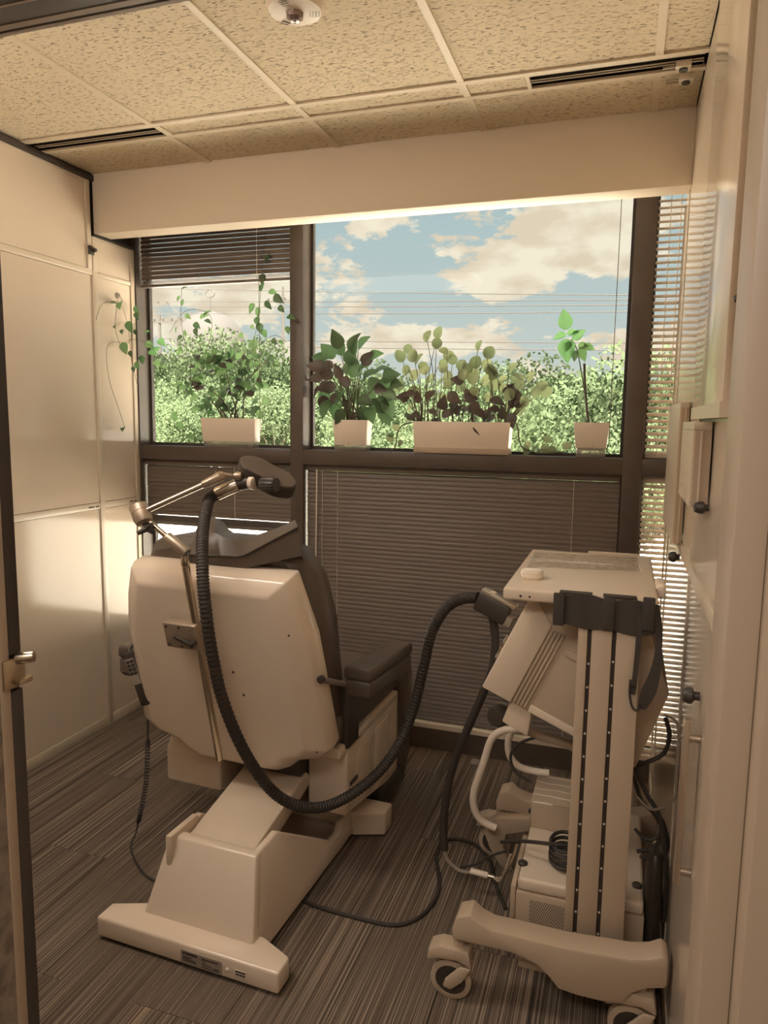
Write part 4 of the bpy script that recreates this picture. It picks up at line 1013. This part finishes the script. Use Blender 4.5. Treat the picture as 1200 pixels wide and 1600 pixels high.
# stimulator leaning on the column
SO = Vector((-.10, 2.13, .646))
sm_ = thing('stimulator_unit', 'tilted cream stimulator box with ribbed side under the cart tray', 'medical device', SO)
kS = lambda mb, name, m_, par=None: kb_(mb, name, m_, par or sm_, SO)
BL, BR, TRr, TL = [W(px, py, 'y', 1.935) for px, py in ((757, 1072), (992, 1202), (1046, 1085), (818, 957))]
V2 = lambda a, b_: BL+(BR-BL)*a+(TL-BL)*b_
P2 = lambda l: [(V2(a, b_).x, V2(a, b_).z) for a, b_ in l]
kT = (1.084-BL.z)/(TL.z-BL.z); XT = BL.x+(TL.x-BL.x)*kT
kS(MB().prism([(BL.x, BL.z), (BR.x, BR.z), (TRr.x, TRr.z), (.06, 1.084), (XT, 1.084)], 'y', 1.935, 2.385, b=.006), 'body', M_CASE2)
kS(MB().prism(P2([(-.012, -.012), (.185, -.01), (.185, 1.02)])+[(XT+.012, 1.084), (XT-.004, 1.084)], 'y', 1.926, 2.39, b=.004), 'bezel', M_CASE)
for k in range(4):
    a = .195+k*.024; kS(MB().prism(P2([(a, .01), (a+.013, .01), (a+.013, .98), (a, .98)]), 'y', 1.9285, 1.936, b=.001), 'rib', M_CASE2)
kS(MB().prism(P2([(.33, .78), (.62, .78), (.62, .86), (.33, .86)]), 'y', 1.929, 1.936, b=.002), 'side_bar', M_CASE2)
kS(MB().prism(P2([(.48, .48), (.64, .48), (.64, .60), (.48, .60)]), 'y', 1.927, 1.936, b=.004), 'hand_recess', M_CASE)
kS(MB().prism(P2([(.30, -.005), (.86, -.005), (.86, .085), (.30, .085)]), 'y', 1.928, 1.936, b=.003), 'lower_bar', M_CASE)
for k, (b0, b1) in enumerate(((.12, .2), (.27, .3), (.36, .42), (.48, .52))):
    kS(MB().prism(P2([(-.03, b0), (-.012, b0), (-.012, b1), (-.03, b1)]), 'y', 2.0, 2.05, b=.001), 'front_switch', [M_BLACK, M_GREY, M_BRASS, M_GREY][k])
kS(MB().prism([(p.x, p.z) for p in tb(((798, 1094), (832, 1110), (824, 1152), (784, 1128)), 1.95)], 'y', 1.95, 2.05, b=.005), 'foot_block', M_CASE)
kS(MB().lathe([(.001, -.028), (.026, -.026), (.032, -.012), (.032, .012), (.026, .026), (.001, .028)], W(780, 1118, 'y', 2.02), (.3, 1, -.1), 20), 'dial', M_BLACK)
kS(MB().tube(tb(((822, 1140), (850, 1152), (880, 1160), (905, 1172)), 2.10), .014, 10, 4), 'underside_tube', M_CASE2)
kS(MB().tube(tb(((845, 1150), (815, 1160), (798, 1180), (805, 1205), (830, 1222)), 2.20), .005, 8, 5), 'lead', M_RUBBER)
# power supply on the base
PO = Vector((-.10, 2.2, .1255))
ps = thing('power_supply', 'cream power supply box with a perforated vent on the cart base', 'power supply', PO)
kP = lambda mb, name, m_, par=None: kb_(mb, name, m_, par or ps, PO)
kP(MB().box(-.229, .115, 1.925, 2.398, .1255, .228, b=.004), 'case', M_CASE2)
kP(MB().box(-.226, .112, 1.928, 2.396, .230, .268, b=.010, seg=3), 'lid', M_CASE)
kP(MB().box(-.245, -.2305, 1.93, 2.2, .14, .24, b=.003), 'side_plate', M_CASE2)
hv = MB()
for r in range(12):
    for c in range(14):
        x = -.188+c*.0072+(.0036 if r % 2 else 0); z = .140+r*.0062
        hv.lathe([(.0022, 0), (.0022, .0006)], (x, 1.9252, z), (0, -1, 0), 6, False)
o = kP(hv, 'vent_holes', M_DARKTRIM); o['kind'] = 'stuff'
for px, py in ((832, 1268), (817, 1349), (1000, 1385)):
    p = W(px, py, 'z', .269); p.x = min(p.x, .095)
    kP(MB().lathe([(.014, 0), (.014, .006), (.010, .009), (.005, .007)], (p.x, max(1.95, min(p.y, 2.38)), .267), (0, 0, 1), 16), 'rubber_foot', M_BLACK)
# wave-printed box
wm = bpy.data.materials.new('wave_print'); wm.use_nodes = True; tt = wm.node_tree; pp = tt.nodes['Principled BSDF']; pp.inputs['Roughness'].default_value = .6
tcn = tt.nodes.new('ShaderNodeTexCoord'); wv = tt.nodes.new('ShaderNodeTexWave'); wv.bands_direction = 'Y'; wv.inputs['Scale'].default_value = 7; wv.inputs['Distortion'].default_value = 3.5; wv.inputs['Detail Scale'].default_value = 1.2
rr_ = tt.nodes.new('ShaderNodeValToRGB'); rr_.color_ramp.elements[0].position = .955; rr_.color_ramp.elements[0].color = lin(*(186, 160, 128)); rr_.color_ramp.elements[1].position = .975; rr_.color_ramp.elements[1].color = lin(236, 222, 200)
tt.links.new(tcn.outputs['Object'], wv.inputs['Vector']); tt.links.new(wv.outputs['Fac'], rr_.inputs[0]); tt.links.new(rr_.outputs[0], pp.inputs['Base Color'])
c0 = W(832, 1234, 'y', 2.30)
BO = Vector((-.15, 2.31, .268))
bx = thing('printed_carton', 'small tan carton with white wavy lines on the power supply', 'box', BO)
kb_(MB().box(-.225, -.065, 2.20, 2.39, .269, .352, b=.002), 'carton', M_CASE2, bx, BO)
kb_(MB().box(-.2252, -.0648, 2.1995, 2.3905, .3525, .3575, b=.001), 'lid', wm, bx, BO)
# coiled black lead on the power supply, beside the column
cw = MB()
c = Vector((-.088, 2.02, .27))
pts = []
for i in range(64):
    a = i*2*math.pi/16; pts.append(Vector((-.105+.042*math.cos(a), 2.04+.060*math.sin(a), .276+.0032*i/3)))
cw.tube(pts+[Vector((-.15, 2.0, .345)), Vector((-.23, 2.02, .325)), Vector((-.30, 2.10, .26))], .0055, 7, 2)
o = cw.build('coiled_lead', M_RUBBER); tag(o, 'coiled black lead lying on the power supply beside the column', 'cable')
# tall black bag between cart and wall
tb_ = MB(); rg = []
for z, s in ((.126, .75), (.15, .95), (.25, 1.0), (.34, .95), (.38, .8), (.395, .55)):
    rg.append([(.136+.024*s*math.cos(a*math.pi/8), 1.985+.05*s*math.sin(a*math.pi/8), z) for a in range(16)])
tb_.loft(rg, True, True)
# ================================================================ THINGS ON THE TRAY
sheet = bpy.data.materials.new('laminated_print'); sheet.use_nodes = True; tt = sheet.node_tree; pp = tt.nodes['Principled BSDF']; pp.inputs['Roughness'].default_value = .12; pp.inputs['Coat Weight'].default_value = .6
tcn = tt.nodes.new('ShaderNodeTexCoord'); vz = tt.nodes.new('ShaderNodeTexNoise'); vz.inputs['Scale'].default_value = 70; vz.inputs['Detail'].default_value = 4; tt.links.new(tcn.outputs['Object'], vz.inputs['Vector'])
rr_ = tt.nodes.new('ShaderNodeValToRGB'); rr_.color_ramp.elements[0].position = .42; rr_.color_ramp.elements[0].color = lin(206, 184, 156); rr_.color_ramp.elements[1].position = .55; rr_.color_ramp.elements[1].color = lin(230, 210, 180)
tt.links.new(vz.outputs['Fac'], rr_.inputs[0]); tt.links.new(rr_.outputs[0], pp.inputs['Base Color'])
bn = tt.nodes.new('ShaderNodeBump'); bn.inputs['Strength'].default_value = .25; bn.inputs['Distance'].default_value = .002
v2 = tt.nodes.new('ShaderNodeTexNoise'); v2.inputs['Scale'].default_value = 9; tt.links.new(tcn.outputs['Object'], v2.inputs['Vector']); tt.links.new(v2.outputs['Fac'], bn.inputs['Height']); tt.links.new(bn.outputs[0], pp.inputs['Normal'])
s_ = [W(px, py, 'z', TZ+.001) for px, py in ((824, 885), (1002, 893), (996, 871), (836, 863))]
mb = MB(); mb.add([(p.x, p.y, TZ+.0006) for p in s_]+[(p.x, p.y, TZ+.0014) for p in s_], [(3, 2, 1, 0), (4, 5, 6, 7), (0, 1, 5, 4), (1, 2, 6, 5), (2, 3, 7, 6), (3, 0, 4, 7)])
o = mb.build('laminated_sheet', sheet); tag(o, 'glossy laminated printed sheet lying on the cart tray', 'paper')
c = W(831, 904, 'z', TZ)
eb = thing('earbud_case', 'small rounded white case standing on the cart tray', 'case', (c.x, c.y, TZ), .1)
rp_ = lambda k, z: [((.031 if abs(math.cos(a)) > 0 else 0)*k*math.copysign(abs(math.cos(a))**.75, math.cos(a)), .022*k*math.copysign(abs(math.sin(a))**.75, math.sin(a)), z) for a in [i*math.pi/12 for i in range(24)]]
MB().loft([rp_(.82, .0005), rp_(.97, .005), rp_(1.0, .012), rp_(1.0, .0155)], True, True).build('body', M_WHITEPL, eb)
MB().loft([rp_(1.0, .0162), rp_(1.0, .020), rp_(.93, .0265), rp_(.6, .0295), rp_(.05, .030)], True, True).build('lid', M_WHITEPL, eb)
# black elastic belt hung over the tray edge, with loops
def ribbon(path, wvec, th, m_, name, par, org):
    P = curve([Vector(p) for p in path], 5); rg = []
    for i, p in enumerate(P):
        t = (P[min(i+1, len(P)-1)]-P[max(i-1, 0)]).normalized(); w_ = Vector(wvec) if not callable(wvec) else wvec(i/(len(P)-1)); nn = t.cross(w_).normalized()*th
        rg.append([p-w_-nn, p+w_-nn, p+w_+nn, p-w_+nn])
    return kb_(MB().loft(rg, True, True), name, m_, par, org)
EO = Vector((-.02, 1.84, 1.04))
be = thing('head_strap', 'black elastic strap draped over the front edge of the cart tray', 'strap', EO)
yb_ = 1.838
def sx(px, py, y=yb_): return W(px, py, 'y', y)
ribbon([sx(868, 950), sx(885, 953, 1.836), sx(905, 955, 1.832), sx(925, 957, 1.834), sx(945, 960, 1.830), sx(960, 962, 1.836), sx(985, 965, 1.832), sx(1010, 968, 1.836), sx(1029, 968, 1.842)], lambda t: Vector((0, 0, .040-.004*math.sin(t*14))), .003, M_FABRIC, 'band', be, EO)
for px in (872, 950, 1012):
    p = sx(px, 950 if px < 900 else 958, 1.832)
    kb_(MB().box(p.x-.012, p.x+.016, p.y-.008, p.y+.002, p.z-.044, p.z+.040, b=.003), 'patch', M_FABRIC, be, EO)
for px, py in ((906, 930), (975, 940)):
    p = sx(px, py, 1.845); kb_(MB().box(p.x-.05, p.x+.03, 1.838, 1.866, TZ+.0005, TZ+.003, b=.001), 'tab', M_FABRIC, be, EO)
ribbon([sx(1000, 960, 1.830), sx(997, 1010, 1.828), sx(992, 1060, 1.826), sx(988, 1085, 1.825)], Vector((.0065, 0, 0)), .0012, M_FABRIC, 'strap', be, EO)
ribbon([sx(1024, 945, 1.846), sx(1030, 985, 1.838), sx(1026, 1040, 1.83), sx(1012, 1085, 1.825), sx(1002, 1108, 1.825)], lambda t: Vector((.008+.010*max(0, 1-abs(t-.72)*3.2), 0, .0)), .0018, M_FABRIC, 'strap', be, EO)
kb_(MB().tube([sx(985, 1062, 1.824), sx(984, 1085, 1.822), sx(988, 1105, 1.822), sx(996, 1110, 1.822), sx(1000, 1100, 1.822)], .003, 7, 5), 'cord_loop', M_BLACK, be, EO)
kb_(MB().box(sx(988, 1065).x-.008, sx(988, 1065).x+.008, 1.818, 1.828, sx(988, 1069).z, sx(988, 1061).z, b=.002), 'buckle', M_BLACK, be, EO)

# ================================================================ SECOND HOSE AND LEADS
hp2 = [W(px, py, 'y', y) for px, py, y in ((768, 958, 2.16), (773, 990, 2.16), (770, 1040, 2.16), (752, 1090, 2.17), (730, 1140, 2.18), (710, 1190, 2.19), (698, 1240, 2.19), (693, 1290, 2.19), (694, 1328, 2.18))]
h2 = thing('hose_lead', 'black smooth hose drooping from the plug to the floor cables', 'hose', hp2[-1])
kH = lambda mb, name, m_: kb_(mb, name, m_, h2, hp2[-1])
kH(MB().tube(hp2, .0135, 12, 8), 'hose', M_RUBBER)
kH(MB().tube([hp2[-1], W(700, 1345, 'y', 2.18), W(718, 1360, 'y', 2.18), W(736, 1363, 'y', 2.18)], .006, 8, 5), 'lead', M_GREY)
kH(MB().cyl(W(735, 1360, 'y', 2.18), W(762, 1368, 'y', 2.18), .0105, n=12, b=.002), 'connector', M_POT)
kH(MB().cyl(W(762, 1368, 'y', 2.18), W(772, 1371, 'y', 2.18), .007, n=10), 'connector_nut', M_CHROME)
for k, (a, b_) in enumerate((((772, 1371), (790, 1360)), ((772, 1372), (800, 1345)))):
    kH(MB().tube([W(*a, 'y', 2.18), W((a[0]+b_[0])/2, a[1]+6-8*k, 'y', 2.15), W(*b_, 'y', 2.10), W(b_[0]+8, b_[1]-25, 'y', 2.08)], .004, 7, 5), 'wire', M_CASE2)
kH(MB().tube([W(720, 1355, 'y', 2.18), W(745, 1350, 'y', 2.17), W(765, 1338, 'y', 2.16), W(790, 1330, 'y', 2.15)], .004, 7, 5), 'wire', M_RUBBER)
LEADS = (([(1040, 1122, 1.98), (1046, 1150, 1.98), (1036, 1178, 1.98), (1008, 1192, 1.98), (985, 1200, 2.0)], .006, 'thick black lead bending down from the stimulator back'),
         ([(1040, 1118, 1.97), (1058, 1130, 1.92), (1070, 1170, 1.90), (1072, 1215, 1.90), (1055, 1250, 1.92), (1020, 1265, 1.96), (995, 1245, 1.98)], .0035, 'thin grey lead arching from the stimulator towards the wall'),
         ([(992, 1200, 1.99), (1010, 1240, 1.97), (1030, 1275, 1.96), (1038, 1320, 1.96), (1042, 1380, 1.97), (1043, 1440, 1.98)], .006, 'thick black lead running down beside the black bag'),
         ([(990, 1215, 2.0), (1002, 1250, 2.0), (1022, 1272, 2.0), (1034, 1300, 2.0), (1020, 1325, 2.0), (995, 1330, 2.0)], .005, 'black looped lead behind the cart column, upper loop'),
         ([(992, 1295, 2.02), (1010, 1312, 2.0), (1030, 1305, 2.0), (1034, 1280, 2.0), (1044, 1320, 2.0), (1030, 1345, 2.0), (1000, 1338, 2.02)], .005, 'black looped lead behind the cart column, lower loop'))
for path, r, lab in LEADS:
    o = MB().tube([Vector((min(p.x, .168), p.y, p.z)) for p in (W(px, py, 'y', y) for px, py, y in path)], r, 8, 7).build('lead', M_RUBBER if 'grey' not in lab else M_GREY); tag(o, lab, 'cable')
o = tb_.build('black_bag', M_BLACK); tag(o, 'tall slim black bag standing between cart column and wall', 'bag')

# ================================================================ RIGHT WALL FITTINGS
def pocket(x0, y0, y1, z0, z1, label):
    t = thing('file_pocket', label, 'file holder', (XR, (y0+y1)/2, z0)); X0 = x0-XR; h = z1-z0; l = (y1-y0)/2
    Box('top_flange', M_ALU, t, X0, -.004, -l, l, h-.018, h, b=.002)
    Box('front_sheet', M_CASE, t, X0, X0+.004, -l, l, 0, h-.018)
    Box('end_sheet', M_CASE2, t, X0+.004, -.004, -l, -l+.004, .0, h-.018); Box('end_lip', M_ALU, t, X0+.014, X0+.018, -l-.003, -l, .0, h-.018)
    Box('end_sheet', M_ALU, t, X0+.004, -.004, l-.004, l, .0, h-.018)
    Box('inner_divider', M_CASE2, t, -.016, -.012, -l+.03, l-.03, .004, h-.03)
    MB().tube([(X0+.01, -l+.01, .0), (X0+.03, -l+.008, -.010), (-.02, -l+.01, .0)], .003, 6, 5).build('lower_lip', M_CASE, t)
pocket(.135, 1.66, 1.99, 1.375, 1.556, 'aluminium file pocket on the right wall by the doorway')
pocket(.145, 2.28, 2.84, 1.20, 1.615, 'tall aluminium file pocket on the right wall near the slot window')
Box_ = MB().box(XR-.020, XR-.0045, 1.395, 1.985, 1.575, 2.60, b=.003).build('marker_board', M_PANEL)
tag(Box_, 'glossy framed marker board mounted high on the right wall', 'whiteboard')
for z0, z1, y0, y1 in ((1.575, 1.60, 1.395, 1.985),):
    Box('lower_rail', M_ALU, Box_, XR-.023, XR-.006, y0-.002, y1+.002, z0-.012, z0+.016)
def knob(px, py, x, r, label, nm='magnet_hook'):
    p = W(px, py, 'x', x); t = thing(nm, label, 'knob', (XR, p.y, p.z))
    L0 = -.0035
    MB().cyl((L0, 0, 0), (x-XR+.012, 0, 0), r*.55, n=12).build('shank', M_BLACK, t)
    MB().lathe([(r*.7, 0), (r, -.004), (r, -.012), (r*.75, -.020), (r*.2, -.023)], (x-XR+.012, 0, 0), (1, 0, 0), 18).build('cap', M_BLACK, t)
knob(1050, 870, .150, .016, 'round black magnet knob on the right wall above the rail')
knob(1092, 793, .152, .013, 'small black knob on the right wall under the file pocket')
knob(1074, 1086, .148, .017, 'big round black knob on the right wall beside the strap')
knob(1046, 822, .155, .010, 'tiny black clip knob at the foot of the tall file pocket')
knob(1158, 466, .155, .008, 'tiny dark knob high on the right wall beside the doorway')
p = W(743, 1193, 'z', .0)
fc_ = MB().lathe([(.022, .0005), (.024, .006), (.020, .013), (.012, .015), (.001, .015)], (0, 0, 0), n=18).build('floor_cap', M_GREY, None, (p.x, p.y, 0)); tag(fc_, 'small round grey floor cap on the carpet before the window base', 'floor cap')
p = W(145, 391, 'x', XL+.02)
t = thing('wall_clip', 'small black clip on the whiteboard post under the beam', 'clip', (XL+.005, p.y, p.z))
MB().box(0, .012, -.016, .016, -.02, .02, b=.003).build('base', M_BLACK, t); MB().cyl((.010, 0, 0), (.034, 0, 0), .011, .009, 12, b=.002).build('cap', M_BLACK, t)
# long pull bar on the right wall beside the doorway
p = W(1095, 1280, 'x', .16)
t = thing('pull_bar', 'long vertical metal pull bar on the right wall beside the doorway', 'handle', (XR, 1.52, .60))
MB().box(-.034, -.022, -.012, .012, 0, .36, b=.003).build('bar', M_ALLOY, t)
for z in (.03, .32): MB().cyl((-.024, 0, z), (-.0005, 0, z), .008, n=10).build('standoff', M_ALLOY, t)
